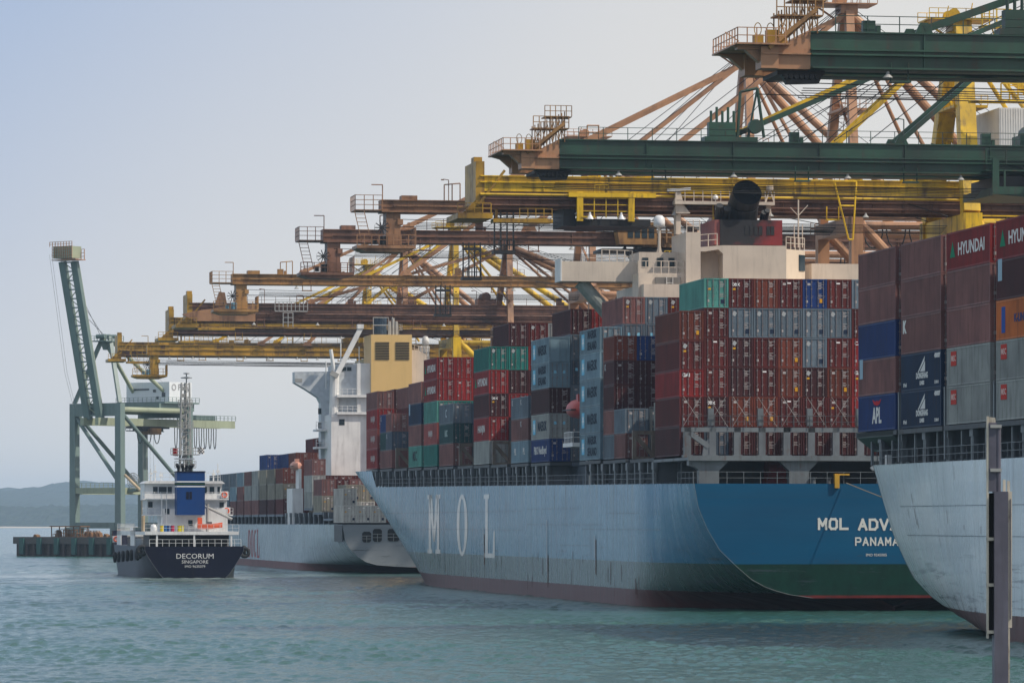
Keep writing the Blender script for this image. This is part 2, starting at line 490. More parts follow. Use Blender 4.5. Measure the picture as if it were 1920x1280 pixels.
def hull_mat(name, bands, top_rgb, rough=.34, streak=.3, side_sheen=None, rust=.25, plates=True, spec=.22, scuff=.58, run=.6):
    """bands: list of (z below which this colour holds, rgb), lowest first; all in the hull's own axes"""
    t = NT(name); v = t.node('ShaderNodeTexCoord').outputs['Object']
    sep = t.node('ShaderNodeSeparateXYZ'); t.link(v, sep.inputs[0]); z, y = sep.outputs[2], sep.outputs[1]
    n1 = t.noise(t.mapping(v, (.05, .05, .22)), 1.0, 6, .62)
    n2 = t.noise(t.mapping(v, (0, .75, .06)), 1.0, 7, .68)
    n3 = t.noise(t.mapping(v, (.6, .6, .5)), 1.0, 6, .7)
    patch = t.node('ShaderNodeTexBrick'); t.link(t.mapping(v, (0, 0, 0)), patch.inputs[0])
    cb = t.node('ShaderNodeCombineXYZ'); t.link(y, cb.inputs[0]); t.link(z, cb.inputs[1]); t.link(cb.outputs[0], patch.inputs[0])
    patch.inputs['Color1'].default_value = (.0, .0, .0, 1); patch.inputs['Color2'].default_value = (1, 1, 1, 1)
    patch.inputs['Mortar'].default_value = (.5, .5, .5, 1)
    patch.inputs['Scale'].default_value = 1; patch.inputs['Brick Width'].default_value = 11.5; patch.inputs['Row Height'].default_value = 2.35
    patch.inputs['Mortar Size'].default_value = .03; patch.inputs['Bias'].default_value = 0
    top = (*top_rgb, 1); m = 1.0
    if side_sheen:      # pale side: grazing sky sheen put into the paint, deeper blue at the quarter
        fcol, a0, a1 = side_sheen
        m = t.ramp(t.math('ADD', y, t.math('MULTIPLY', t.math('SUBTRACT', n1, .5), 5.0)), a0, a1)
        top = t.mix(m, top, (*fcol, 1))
    if plates:
        top = t.mix(t.math('MULTIPLY', patch.outputs['Color'], .55), top, t.mix(1.0, top, (.74, .80, .84, 1), 'MULTIPLY'))
    c = t.mix(t.ramp(n1, .35, .68), top, t.mix(1.0, top, (.72, .76, .80, 1), 'MULTIPLY'))
    zz = t.math('ADD', z, t.math('MULTIPLY', t.math('SUBTRACT', n3, .5), .10))
    for zb, rgb in reversed(bands):
        dk = tuple(k*.6 for k in rgb)
        bc = t.mix(t.ramp(n3, .35, .65), (*rgb, 1), (*dk, 1))
        if side_sheen: bc = t.mix(t.math('MULTIPLY', m, .6), bc, (rgb[0]*.4+.13, rgb[1]*.4+.16, rgb[2]*.4+.15, 1) if rgb[1] > rgb[0] else (.10, .030, .034, 1))  # bands lightened along the side by the same painted sheen
        c = t.mix(t.math('LESS_THAN', zz, zb), c, bc)
    # pale chalking streaks from the deck edge, dark run-off, rust
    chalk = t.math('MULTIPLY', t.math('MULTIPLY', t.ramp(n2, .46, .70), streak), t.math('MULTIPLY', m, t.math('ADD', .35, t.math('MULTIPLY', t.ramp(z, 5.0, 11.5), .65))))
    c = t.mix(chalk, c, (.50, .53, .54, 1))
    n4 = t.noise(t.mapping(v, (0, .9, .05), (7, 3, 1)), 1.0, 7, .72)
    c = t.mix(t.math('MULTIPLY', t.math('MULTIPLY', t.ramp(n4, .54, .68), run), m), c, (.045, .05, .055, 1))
    sc = t.noise(t.mapping(v, (.2, .09, 1.6), (5, 1, 2)), 1.0, 7, .78)
    low = t.math('MULTIPLY', t.ramp(z, .6, 2.0), t.ramp(z, 7.2, 4.8))
    c = t.mix(t.math('MULTIPLY', t.math('MULTIPLY', t.ramp(sc, scuff, scuff+.06), low), .75), c, (.035, .05, .065, 1))
    rs = t.math('MULTIPLY', t.ramp(t.math('ADD', t.math('MULTIPLY', n4, .45), t.math('MULTIPLY', n3, .55)), .66-.09*rust, .72), .85)
    c = t.mix(rs, c, (*RUST, 1))
    t.link(c, t.p.inputs['Base Color'])
    t.link(t.math('ADD', t.math('ADD', t.math('MULTIPLY', rs, .3), rough), t.math('ADD', t.math('MULTIPLY', t.ramp(n2, .40, .70), .22), t.math('MULTIPLY', t.math('LESS_THAN', z, bands[0][0]), .25))), t.p.inputs['Roughness'])
    t.p.inputs['Specular IOR Level'].default_value = spec
    t.bump(t.math('ADD', n1, t.math('MULTIPLY', n3, .25)), .12, .10)
    return t.m

# ------------------------------------------------------------------ containers
W = 2.438
PAL = dict(
    maroon=((.135, .020, .018), 'maroon'), dkm=((.080, .020, .022), 'dark maroon'), rust=((.20, .045, .026), 'rust-red'),
    red=((.30, .026, .026), 'red'), bred=((.34, .024, .022), 'bright red'), brown=((.26, .115, .105), 'brown'),
    pink=((.40, .10, .09), 'faded red'), grey=((.155, .20, .245), 'blue-grey'), lgrey=((.42, .44, .425), 'light grey'),
    blue=((.012, .050, .22), 'blue'), navy=((.012, .040, .105), 'dark blue'), teal=((.022, .20, .17), 'teal'),
    sea=((.10, .33, .28), 'sea-green'), sky=((.23, .345, .42), 'pale blue'), dgreen=((.018, .075, .08), 'dark green'),
    orange=((.62, .17, .035), 'orange'), white=((.62, .61, .57), 'white'), slate=((.10, .14, .19), 'slate blue'), buff=((.33, .31, .25), 'buff grey'))
_cm = {}
def cont_meshes(L, H):
    k = (L, H)
    if k in _cm: return _cm[k]
    hw = W/2
    b = MB()
    # corner posts and rails
    for x in (-hw, hw-.16):
        for y in (0, L-.16): b.box(x, x+.16, y, y+.16, 0, H)
    for z in (0, H-.14):
        b.box(-hw, hw, 0.001, .13, z, z+.14); b.box(-hw, hw, L-.13, L-.001, z, z+.14)
        for x in (-hw+.002, hw-.102): b.box(x, x+.10, .16, L-.16, z+.002, z+.13)
    # corner castings stand proud
    for x in (-hw-.012, hw-.168):
        for y in (-.012, L-.168):
            for z in (-.004, H-.118): b.box(x, x+.18, y, y+.18, z, z+.122)
    # corrugated long walls
    n = int((L-.32)/.28)
    for sgn in (-1, 1):
        pts = []; x0, x1 = sgn*(hw-.012), sgn*(hw-.062)
        for i in range(n):
            y = .16 + (L-.32)*i/n; d = (L-.32)/n
            pts += [(x0, y), (x0, y+d*.28), (x1, y+d*.42), (x1, y+d*.86)]
        pts.append((x0, L-.16))
        m = len(pts)
        b.add([(x, y, .12) for x, y in pts]+[(x, y, H-.13) for x, y in pts], [(i, i+1, m+i+1, m+i) for i in range(m-1)])
    b.add([(-hw+.05, .05, H-.03), (hw-.05, .05, H-.03), (hw-.05, L-.05, H-.03), (-hw+.05, L-.05, H-.03)], [(0, 1, 2, 3)])
    b.add([(-hw+.05, L-.06, .1), (hw-.05, L-.06, .1), (hw-.05, L-.06, H-.1), (-hw+.05, L-.06, H-.1)], [(0, 1, 2, 3)])
    b.add([(-hw+.05, .05, .06), (hw-.05, .05, .06), (hw-.05, L-.05, .06), (-hw+.05, L-.05, .06)], [(0, 1, 2, 3)])
    d = MB(); dw = hw-.16-.01
    d.box(0, dw, .05, .10, .15, H-.15)
    for f in (.30, .50, .70):
        zc = .15+(H-.3)*f
        for q in (-1, 1): pass
    d.box(.04, dw-.04, .035, .05, .15+(H-.3)*.32-.20, .15+(H-.3)*.32+.02)
    d.box(.04, dw-.04, .035, .05, .15+(H-.3)*.55-.20, .15+(H-.3)*.55+.02)
    d.box(.04, dw-.04, .035, .05, .15+(H-.3)*.80-.20, .15+(H-.3)*.80+.02)
    r = MB(); r.box(-.017, .017, -.03, .02, .06, H-.06)
    for z in (.25, H*.36, H*.66, H-.3): r.box(-.07, .07, -.02, .05, z-.04, z+.04)
    r.box(-.03, .16, -.05, -.01, H*.40, H*.40+.06)
    mk = []
    for var in range(4):
        g = MB(); rg = random.Random(var*7+1)
        for ln in range(4 + var % 2):
            z = H-.42-.14*ln; x = .32; end = x+rg.uniform(.3, .62)
            g.add([(x, .028, z), (end, .028, z), (end, .028, z+.06), (x, .028, z+.06)], [(0, 1, 2, 3)])
        z = H*.47
        for ln in range(3+var % 3):
            x = .36; end = x+rg.uniform(.25, .5)
            g.add([(x, .028, z-.15*ln), (end, .028, z-.15*ln), (end, .028, z-.15*ln+.05), (x, .028, z-.15*ln+.05)], [(0, 1, 2, 3)])
        if var in (1, 3): g.add([(-.75, .028, H-.62), (-.42, .028, H-.62), (-.42, .028, H-.40), (-.75, .028, H-.40)], [(0, 1, 2, 3)])
        g.add([(-.92, .028, .55), (-.70, .028, .55), (-.70, .028, .80), (-.92, .028, .80)], [(0, 1, 2, 3)])
        mk.append(g.mesh('marking', M['flat']))
    pl = MB(); pl.add([(-.16, .020, -.17), (.16, .020, -.17), (.16, .020, .17), (-.16, .020, .17)], [(0, 1, 2, 3)])
    _cm[k] = dict(body=b.mesh('container', M['box']), door=d.mesh('door', M['box']), rod=r.mesh('locking_rod', M['rodlight']), mk=mk, pl=pl.mesh('placard', M['flat']))
    return _cm[k]
_crng = random.Random(11)
import zlib
HIDDEN = {14366475,79457449,102880675,108070142,126269602,134006492,151877852,154338618,162953505,186963819,194263652,261188489,264435832,271059512,273770267,274359964,283487975,339555180,366585750,369075344,374541283,397361522,408841550,435098835,481279956,514958046,517928823,520417944,537434493,538057855,555261110,560533423,604998035,633034973,653612402,654027695,705005028,712380766,729755152,738365053,764794535,778253796,794587060,801867963,817208161,833309744,855432399,871339097,884641021,888050883,891512871,907461045,954286626,961217213,966771130,973182180,982011456,1005385777,1014457767,1018345225,1027906680,1035324303,1043231969,1078467266,1080862172,1086717255,1088032866,1099947464,1103519427,1148071386,1176131864,1217386592,1219816027,1219818391,1222677067,1246058596,1251014452,1255236987,1281245211,1319309559,1327032888,1339227345,1350684314,1355416909,1371670568,1375303215,1387274415,1387504072,1394026235,1413237687,1444481503,1462366808,1479286036,1500003895,1504002239,1505023402,1524562515,1532276775,1568117381,1576213601,1583180497,1608654590,1612147454,1612338508,1661013164,1688598609,1736410591,1741005399,1742963250,1750189329,1780041148,1782512557,1788804477,1790598796,1794180740,1829134635,1840162668,1856390901,1858661885,1866698435,1870916511,1882653874,1883076523,1946648104,1952951790,1957785924,1982817885,1992178144,2019571228,2052349229,2094205162,2105356495,2164288908,2176129350,2256414609,2257459331,2309307624,2313669449,2324069838,2394564623,2429063443,2443356996,2479532613,2564976796,2568526508,2580239046,2589111673,2627821228,2636866798,2639254242,2643107177,2654934468,2657794714,2666289277,2685784633,2690939351,2712036293,2752106926,2768448250,2788188171,2815911571,2832779729,2837621744,2847538084,2860476545,2863891949,2873771446,2876243683,2883810919,2887175055,2891573309,2892902095,2893832934,2905233300,2906724564,2922285993,2928509573,2972763344,2975501777,2980821624,2982731988,2994518901,3008733027,3053061638,3083302978,3096259954,3100055504,3243112251,3263350930,3283490177,3332145239,3346207042,3347846847,3367479001,3381143124,3397014538,3400316726,3402914587,3409023789,3418561925,3481629954,3493367887,3524697788,3538656431,3546458892,3564293246,3587332073,3591335204,3594766291,3629343056,3636800855,3652563297,3659638204,3662081721,3668740175,3681888007,3682980646,3691454457,3704376188,3705004657,3711934310,3754359170,3756422414,3758691123,3788853585,3793279334,3822313117,3832711486,3847745768,3849654819,3878792221,3880566386,3941727656,3956384034,4006763862,4008773592,4010791949,4031665753,4044377031,4058068125,4073149526,4076188540,4088619494,4099325435,4151194010,4161055580,4162986891,4177891179,4189551485,4193918880,4226511381,4232452083,4243482628,4261446847,4261831851,4269579403,4293674932}   # boxes wholly buried in the stacks
COUNT = [0]; HID = []
def container(mtx, col, L=12.192, H=2.896, label='', group=None, doors=2, deco=None, side=None, reefer=False):
    """a box with its doors at the near end; doors: 2 = leaves, rods and print, 1 = leaves only, 0 = blank end"""
    if zlib.crc32(label.encode()) in HIDDEN:
        HID.append((mtx, L, H)); return None
    ms = cont_meshes(L, H); rgb = PAL[col][0]
    k = .86 + _crng.uniform(-.16, .16); rgb = tuple(min(1, c*k) for c in rgb)
    o = link('shipping_container', ms['body'], None, mtx, rgb)
    tag(o, label, 'container', group); COUNT[0] += 1
    for sx, M4 in ((1, Matrix.Translation((.004, 0, 0))), (-1, Matrix.Translation((-W/2+.16+.006, 0, 0)))):
        link('door', ms['door'], o, M4, rgb)
    if doors == 2 and not reefer:
        for x in (-.86, -.33, .33, .86): link('locking_rod', ms['rod'], o, Matrix.Translation((x, 0, 0)))
        link('marking', _crng.choice(ms['mk']), o, None, (.42, .38, .37))
    if reefer:
        for x in (-.5, .5): link('placard', ms['pl'], o, Matrix.Translation((x, .005, H*.62)), (.22, .50, .66))
        for x in (-.86, -.33, .33, .86): link('locking_rod', ms['rod'], o, Matrix.Translation((x, 0, 0)))
    if deco:
        for d in deco:
            if d == 'tex': letter(o, 'tex', face_aft(-.52, .02, H-.55), .62, (.8, .8, .8), 1.0, .01)
            elif d == 'CAI': letter(o, 'CAI', face_aft(-.55, .02, H-.50), .50, (.8, .8, .8), 1.0, .01)
            elif d == 'K': letter(o, 'K', face_aft(-.55, .02, H-.5), .5, (.8, .8, .8), 1.2, .02)
            elif d == 'yel': link('placard', ms['pl'], o, Matrix.Translation((-.72, .0, H-1.05)) @ Matrix.Diagonal((1.1, 1, .55, 1)), (.62, .32, .02))
            elif d == 'yelr': link('placard', ms['pl'], o, Matrix.Translation((.62, 0, .75)) @ Matrix.Diagonal((.9, 1, 1.2, 1)), (.60, .28, .02))
            elif d == 'box': link('placard', ms['pl'], o, Matrix.Translation((.66, 0, .62)) @ Matrix.Diagonal((1.2, 1, 1.2, 1)), (.02, .03, .06))
            elif d == 'logo': link('placard', ms['pl'], o, Matrix.Translation((-.66, 0, H-.55)) @ Matrix.Diagonal((1.1, 1, 1.3, 1)) @ Matrix.Rotation(.6, 4, 'Y'), (.36, .37, .38))
            elif d == 'red': link('placard', ms['pl'], o, Matrix.Translation((-.12, 0, H-.42)) @ Matrix.Diagonal((1.2, 1, .4, 1)), (.8, .75, .75))
    if side: side(o, L, H)
    return o
hx = -W/2-.004
def s_text(body, size, color, stretch=1.0, dy=0.0, dz=0.0, bold=.02):
    return lambda o, L, H: letter(o, body, face_port(hx, L/2+dy, H/2+dz), size, color, stretch, bold)
def s_star(o, L, H, lines=('MAERSK',)):
    g = MB(); a = .0
    g.add([(hx, L-1.2-1.7, H/2-.85+a), (hx, L-1.2, H/2-.85+a), (hx, L-1.2, H/2+.85+a), (hx, L-1.2-1.7, H/2+.85+a)], [(0, 1, 2, 3)])
    link('emblem', g.mesh('emblem', M['flat']), o, None, (.17, .50, .72))
    st = MB(); c = (L-2.05, H/2); pts = []
    for k in range(14):
        r = .78 if k % 2 == 0 else .30; an = math.pi/2 + k*math.pi/7; pts.append((hx-.004, c[0]+r*math.cos(an), c[1]+r*math.sin(an)))
    st.add([(hx-.004, c[0], c[1])]+pts, [(0, k+1, (k+1) % 14+1) for k in range(14)])
    link('star', st.mesh('star', M['flat']), o, None, (.72, .75, .77))
    if len(lines) == 1: letter(o, lines[0], face_port(hx, L/2-1.3, H/2), 1.55, (.03, .045, .07), 1.05, .03)
    else:
        letter(o, lines[0], face_port(hx, L/2-1.3, H/2+.62), 1.2, (.03, .045, .07), 1.2, .03)
        letter(o, lines[1], face_port(hx, L/2-1.3, H/2-.62), 1.2, (.03, .045, .07), 1.05, .03)
s_maersk = lambda o, L, H: s_star(o, L, H)
s_sealand = lambda o, L, H: s_star(o, L, H, ('MAERSK', 'SEALAND'))
def s_hyundai(o, L, H):
    letter(o, 'HYUNDAI', face_port(hx, L/2-.9, H/2), 1.35, (.68, .66, .66), 1.25, .03)
    g = MB(); y = L/2+4.4; g.add([(hx, y+.75, H/2-.5), (hx, y-.75, H/2-.5), (hx, y, H/2+.75)], [(0, 1, 2)])
    link('emblem', g.mesh('emblem', M['flat']), o, None, (.02, .20, .11))
W_ = (.66, .66, .66)
s_hanjin = s_text('HANJIN', 1.25, W_, 1.3)
s_hanjinp = s_text('HANJIN', 1.1, (.6, .55, .55), 1.0)
s_hapag = s_text('P&O Nedlloyd', 1.3, W_, 1.1)
s_apl = lambda o, L, H: (letter(o, 'APL', face_port(hx, L/2-.1, H/2-.28), 1.75, W_, 1.0, .06), link('emblem', _eagle(), o, Matrix.Translation((hx, L/2-.1, H/2+.88)), (.42, .02, .03)))
def _eagle():
    g = MB(); g.add([(0, 1.5, .22), (0, .5, .02), (0, 0, .1), (0, -.5, .02), (0, -1.5, .22), (0, -.9, -.2), (0, 0, -.32), (0, .9, -.2)], [(0, 1, 7), (1, 2, 6, 7), (2, 3, 5, 6), (3, 4, 5)])
    return g.mesh('emblem', M['flat'])
def s_sail(o, L, H):
    g = MB(); c = L/2-.4
    g.add([(hx, c-.9, H/2+1.15), (hx, c+1.3, H/2-.1), (hx, c+1.0, H/2-.1), (hx, c-.75, H/2+.75)], [(0, 1, 2, 3)])
    g.add([(hx, c-.95, H/2+.75), (hx, c+.6, H/2-.05), (hx, c-.95, H/2-.05)], [(0, 1, 2)])
    link('emblem', g.mesh('emblem', M['flat']), o, None, W_)
    letter(o, 'DONGFANG', face_port(hx, c, H/2-.38), .62, W_, 1.0, .03); letter(o, 'LINES', face_port(hx, c, H/2-.95), .42, W_, 1.3, .02)
    letter(o, 'RF4x5', face_port(hx, L-1.3, .45), .42, W_, 1.0, .01); letter(o, '32 80 60', face_port(hx, 1.3, .45), .34, W_, 1.0, .01)
    letter(o, '408127', face_port(hx, 1.1, H-.4), .42, W_, 1.3, .04)
s_c = s_text('C', 1.5, (.6, .68, .75), .9)
s_msc = s_text('MSC', 1.9, (.05, .07, .08), 1.1, bold=.03)
s_small = lambda o, L, H: letter(o, 'K', face_port(hx, L-1.0, H-.65), .9, (.45, .45, .48), 1.2, .04)
s_tiny = lambda o, L, H: link('emblem', _sq('emblem', .55, .8), o, Matrix.Translation((hx, L-1.0, H-.7)), (.30, .42, .52))
s_kmark = lambda o, L, H: letter(o, 'K', face_port(hx, L-1.1, H-.8), 1.3, (.7, .7, .68), 1.1, .08)
s_redmk = lambda o, L, H: (link('emblem', _sq('emblem', .8, .55), o, Matrix.Translation((hx, L-2.0, H-.85)), (.45, .05, .04)), letter(o, 'MSC', face_port(hx-.006, L-2.0, H-.85), .62, (.6, .45, .42), 1.1, .01))
def s_orange(o, L, H):
    letter(o, 'K-LINE-ASIA', face_port(hx, L/2-1.4, H/2), .8, (.05, .06, .16), 1.3, .03)
    link('emblem', _sq('emblem', .5, .95), o, Matrix.Translation((hx, L-1.9, H/2)), (.03, .08, .32))
def _sq(n, a, b):
    g = MB(); g.add([(0, -a, -b), (0, a, -b), (0, a, b), (0, -a, b)], [(0, 1, 2, 3)]); return g.mesh(n, M['flat'])
def s_hb(o, L, H): letter(o, 'HANJIN', face_port(hx, L/2-1, H/2), 1.2, (.5, .45, .45), 1.1, .02)

H9, H8 = 2.896, 2.591
def place_stack(shipM, x, a, z, tiers, desc, group, xi, bay_words):
    """tiers bottom to top: (colour, height, kw)"""
    for ti, t in enumerate(tiers):
        col, H, kw = t[0], t[1], dict(t[2]) if len(t) > 2 else {}
        if col is None: z += H+.03; continue
        L = kw.pop('L', 12.192); dy = kw.pop('dy', 0); two = kw.pop('two', None)
        nth = ORD[ti]
        if two:
            for h_, (c2, dy2, kw2) in enumerate(two):
                container(shipM @ Matrix.Translation((x, a+dy2, z)), c2, 6.058, H, label=f"short {PAL[c2][1]} container {nth} up, {ORD[xi]} stack, {['far','near'][dy2 < 3]} half, {bay_words}", group=group, **kw2)
        else:
            container(shipM @ Matrix.Translation((x, a+dy, z)), col, L, H, label=f"{PAL[col][1]} container {nth} up, {ORD[xi]} stack, {bay_words}", group=group, **kw)
        z += H + .03
    return z

# ------------------------------------------------------------------ the blue ship
BL = Hull(20.0, 286, 12.43, [(0, 12.6), (0, 12.35), (.4, 10.1), (1.3, 8), (2.5, 6), (3.9, 4.65), (5.7, 3.1), (7.4, 2.2), (9.4, 1.65), (11.4, 1.3), (14.3, 1.15), (20, 1.05), (24, .4), (27, -.2), (40, -1.6)],
          sheer=.0064, Ls=31, p=1.9, fc=(228, 5, 2.4), water=(158, 281, 1.7), deck=(60, 2.0))
mb = frame(quay(438.8, 20.0), ALPHA)
blue = thing('container_ship', 'long blue-hulled container ship with pale side and green and red waterline bands', 'ship', mb)
mat_b = hull_mat('blue_hull_paint', [(1.75, (.085, .016, .016)), (4.6, (.012, .072, .058))], (.003, .16, .29), .21, .55, side_sheen=((.15, .31, .40), 23, 30), rust=.85, spec=.5, run=.8)
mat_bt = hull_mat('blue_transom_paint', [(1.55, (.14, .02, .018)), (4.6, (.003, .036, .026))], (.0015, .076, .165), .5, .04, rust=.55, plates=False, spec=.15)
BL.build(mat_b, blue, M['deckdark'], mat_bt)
# big slab letters on the side, laid on the hull plating
def grid_poly(quads, n=6):
    vs, fs = [], []
    for q in quads:
        b = len(vs)
        for i in range(n+1):
            for j in range(n+1):
                u, v = i/n, j/n
                p = [(1-u)*(1-v)*q[0][k] + u*(1-v)*q[1][k] + u*v*q[2][k] + (1-u)*v*q[3][k] for k in (0, 1)]
                vs.append(tuple(p))
        for i in range(n):
            for j in range(n): fs.append((b+i*(n+1)+j, b+(i+1)*(n+1)+j, b+(i+1)*(n+1)+j+1, b+i*(n+1)+j+1))
    return vs, fs
def rect(x0, x1, y0, y1): return [(x0, y0), (x1, y0), (x1, y1), (x0, y1)]
SLAB = {
 'M': [rect(.0, .36, .93, 1), rect(.64, 1, .93, 1), rect(0, .38, 0, .07), rect(.62, 1, 0, .07), rect(.10, .27, .07, .93), rect(.73, .90, .07, .93), [(.10, 1), (.36, 1), (.56, .2), (.44, .2)], [(.64, 1), (.90, 1), (.56, .2), (.44, .2)]],
 'L': [rect(0, .5, .93, 1), rect(.13, .37, .07, .93), rect(0, 1, 0, .07), [(.82, .07), (1, .07), (1, .42), (.90, .42)]],
 'I': [rect(0, 1, 0, 1)]}
def ring(n=28, w=.26):
    out = []
    for k in range(n):
        a0, a1 = 2*math.pi*k/n, 2*math.pi*(k+1)/n
        P = lambda a, f, g: (.5+.5*f*math.cos(a), .5+.5*g*math.sin(a))
        out.append([P(a0, 1, 1), P(a1, 1, 1), P(a1, 1-w*2, 1-w*.55), P(a0, 1-w*2, 1-w*.55)])
    return out
SLAB['O'] = ring()
def hull_letter(hull, parent, ch, a_left, a_right, z0, z1, color, mat=None):
    # seen from port the text runs from the bow (left) to the stern (right)
    quads = [[(a_left + (a_right-a_left)*x, z0+(z1-z0)*y) for x, y in q] for q in SLAB[ch]]
    vs, fs = grid_poly(quads, 5 if ch != 'O' else 2)
    hull.on_side(vs, fs, 'lettering', parent, color, mat=mat)
def a_px(px, t, s0): return s_at(px, t) - s0
for ch, l, r in (('M', 806, 829), ('O', 861, 880), ('L', 912, 931)):
    al, ar = a_px(l, 0.3, 438.8), a_px(r, 0.2, 438.8)
    Ym = depth(438.8+(al+ar)/2, 0)
    yt, yb = {'M': (927, 1037), 'O': (926, 1042), 'L': (926, 1045)}[ch]
    hull_letter(BL, blue, ch, al, ar, zh(yb, Ym), zh(yt, Ym), (.42, .42, .40), M['sidepaint'])
def on_transom(parent, body, px, py, size_px, Y, stretch, ship_c_px, bold=.02, color=(.62, .62, .60)):
    sc = Y/F
    letter(parent, body, face_aft((px-ship_c_px)*sc, -.05, zh(py, Y)), size_px*sc/.72, color, stretch, bold)
STROKES = {
 'M': [[(0, 0), (0, 1), (.5, .35), (1, 1), (1, 0)]], 'O': [[(.22, 0), (.78, 0), (1, .2), (1, .8), (.78, 1), (.22, 1), (0, .8), (0, .2), (.22, 0)]],
 'L': [[(0, 1), (0, 0), (1, 0)]], 'A': [[(0, 0), (.5, 1), (1, 0)], [(.2, .33), (.8, .33)]], 'D': [[(0, 0), (0, 1), (.7, 1), (1, .75), (1, .25), (.7, 0), (0, 0)]],
 'V': [[(0, 1), (.5, 0), (1, 1)]], 'N': [[(0, 0), (0, 1), (1, 0), (1, 1)]], 'T': [[(.5, 0), (.5, 1)], [(0, 1), (1, 1)]],
 'G': [[(1, .8), (.78, 1), (.22, 1), (0, .8), (0, .2), (.22, 0), (.78, 0), (1, .2), (1, .48), (.55, .48)]], 'E': [[(1, 1), (0, 1), (0, 0), (1, 0)], [(0, .5), (.8, .5)]],
 'P': [[(0, 0), (0, 1), (.8, 1), (1, .85), (1, .6), (.8, .45), (0, .45)]]}
def block_letters(parent, word, x0, z0, w, h, pitch, sw, color, y=-.05):
    for i, ch in enumerate(word):
        if ch == ' ': continue
        g = MB(); k = 0
        for st in STROKES[ch]:
            for a, b in zip(st, st[1:]):
                a_, b_ = [Vector((x0+i*pitch+sw/2+(w-sw)*p[0], y-.003*k, z0+sw/2+(h-sw)*p[1])) for p in (a, b)]; d = (b_-a_).normalized()*sw*.48
                n_ = Vector((-d.z, 0, d.x)).normalized()*sw/2; g.add([a_-d+n_, b_+d+n_, b_+d-n_, a_-d-n_], [(0, 1, 2, 3)])
                k += 1
        link('lettering', g.mesh('lettering', M['flat']), parent, None, color)
Yt = depth(438.8, 20)
cpx = 960 + F*quay(438.8, 20).x/Yt
tp = lambda px: (px-cpx)*Yt/F
CW = (.56, .57, .55)
block_letters(blue, 'MOL', tp(1529.5), zh(993, Yt), 18*Yt/F, 22.5*Yt/F, 20.6*Yt/F, 4.6*Yt/F, CW)
block_letters(blue, 'ADVANTAGE', tp(1606.5), zh(994, Yt), 18.5*Yt/F, 22.5*Yt/F, 20.6*Yt/F, 4.6*Yt/F, CW)
block_letters(blue, 'PANAMA', tp(1601), zh(1022.5, Yt), 12*Yt/F, 16*Yt/F, 14.4*Yt/F, 2.9*Yt/F, CW)
on_transom(blue, 'IMO 9245005', 1642, 1040, 5.2, Yt, 1.0, cpx, .0)

# plate seams and welded fender bars, rust runs and scrapes on the pale side
def side_strip(hull, parent, name, a0, a1, z0, z1, color, mat, n=10, off=.035):
    vs = [(a0+(a1-a0)*i/n, z) for i in range(n+1) for z in (z0, z1)]
    return hull.on_side(vs, [(2*i, 2*i+2, 2*i+3, 2*i+1) for i in range(n)], name, parent, color, off=off, mat=mat)
M['seam'] = plain('dark_weld', (.07, .11, .14), .35); M['rustrun'] = plain('rust_run', (.10, .035, .018), .9); M['scrape'] = plain('scraped_paint', (.035, .045, .05), .8); M['weld'] = plain('bright_weld', (.40, .44, .46), .4)  # seam strips are joint lines darker than the plating
for a0, a1, z in ((100, 245, 10.0), (100, 245, 7.75), (48, 96, 8.4), (62, 96, 10.2), (18, 60, 7.9), (56, 74, 6.1), (28, 46, 9.6)):
    side_strip(BL, blue, 'weld_seam', a0, a1, z, z+.05, (1, 1, 1), M['seam'], 16)
rs_ = random.Random(8)
for k in range(26):
    a = 26 + rs_.random()*175; z = rs_.uniform(1.9, 5.6); L_ = rs_.uniform(.6, 3.2)
    side_strip(BL, blue, 'rust_streak', a, a+rs_.uniform(.06, .22), max(.8, z-L_), z, (1, 1, 1), M['rustrun'], 1)
for a, z0, z1 in ((82, 3.0, 9.0), (52, 4.8, 7.3), (128, 5.2, 8.0)):
    side_strip(BL, blue, 'fender_bar', a, a+.35, z0, z1, (1, 1, 1), M['weld'], 1, .12); side_strip(BL, blue, 'rust_streak', a-.5, a-.05, z0-1.8, z0+2, (1, 1, 1), M['rustrun'], 1)
def coaming(hull, parent, a0, a1, x, z_top_at, mat, name='hatch_coaming'):
    g = MB(); n = max(1, int((a1-a0)/15))
    for k in range(n):
        y0, y1 = a0+(a1-a0)*k/n, a0+(a1-a0)*(k+1)/n
        zt = z_top_at((y0+y1)/2); g.box(-x, x, y0+.002, y1-.002, hull.zd+hull.sheer*y0-.2, zt)
    return g.build(name, mat, parent)
cz = lambda a: 15.18 + .0064*(a-7.3)
coaming(BL, blue, 19.5, 243, 16.6, lambda a: cz(a)-.55, M['steelblue'])
# hatch covers, one under every bay
bays = [7.3, 20.4, 35.5, 49.7, 81.3, 95.7, 110.9, 124.5, 137.7, 153.9, 168.1, 182.7, 196.8, 211.9, 227.1]
for a in bays[1:]:
    g = MB(); g.box(-17.3, 17.3, a-.3, a+12.5, cz(a)-.52, cz(a)-.06); g.build('hatch_cover', M['steelblue'], blue)
    for sx in (-1, 1):
        g = MB(); g.box(min(sx*17.4, sx*19.95), max(sx*17.4, sx*19.95), a-.2, a+12.4, cz(a)-.42, cz(a)-.07)
        g.build('outboard_beam', M['deckdark'], blue)
wide, thin = MB(), MB()
wide.box(-.18, .12, -.38, .38, 0, 2.3); wide.box(-.26, .16, -.5, .5, 1.5, 2.28); wide.box(-.2, 2.4, -.08, .08, .2, 2.2)
thin.box(-.09, .09, -.14, .14, 0, 2.3); thin.box(.1, 2.3, -.06, .06, 1.1, 2.2)
wm, tm = wide.mesh('stanchion', M['deckgrey']), thin.mesh('stanchion', M['deckgrey'])
a = 20.6
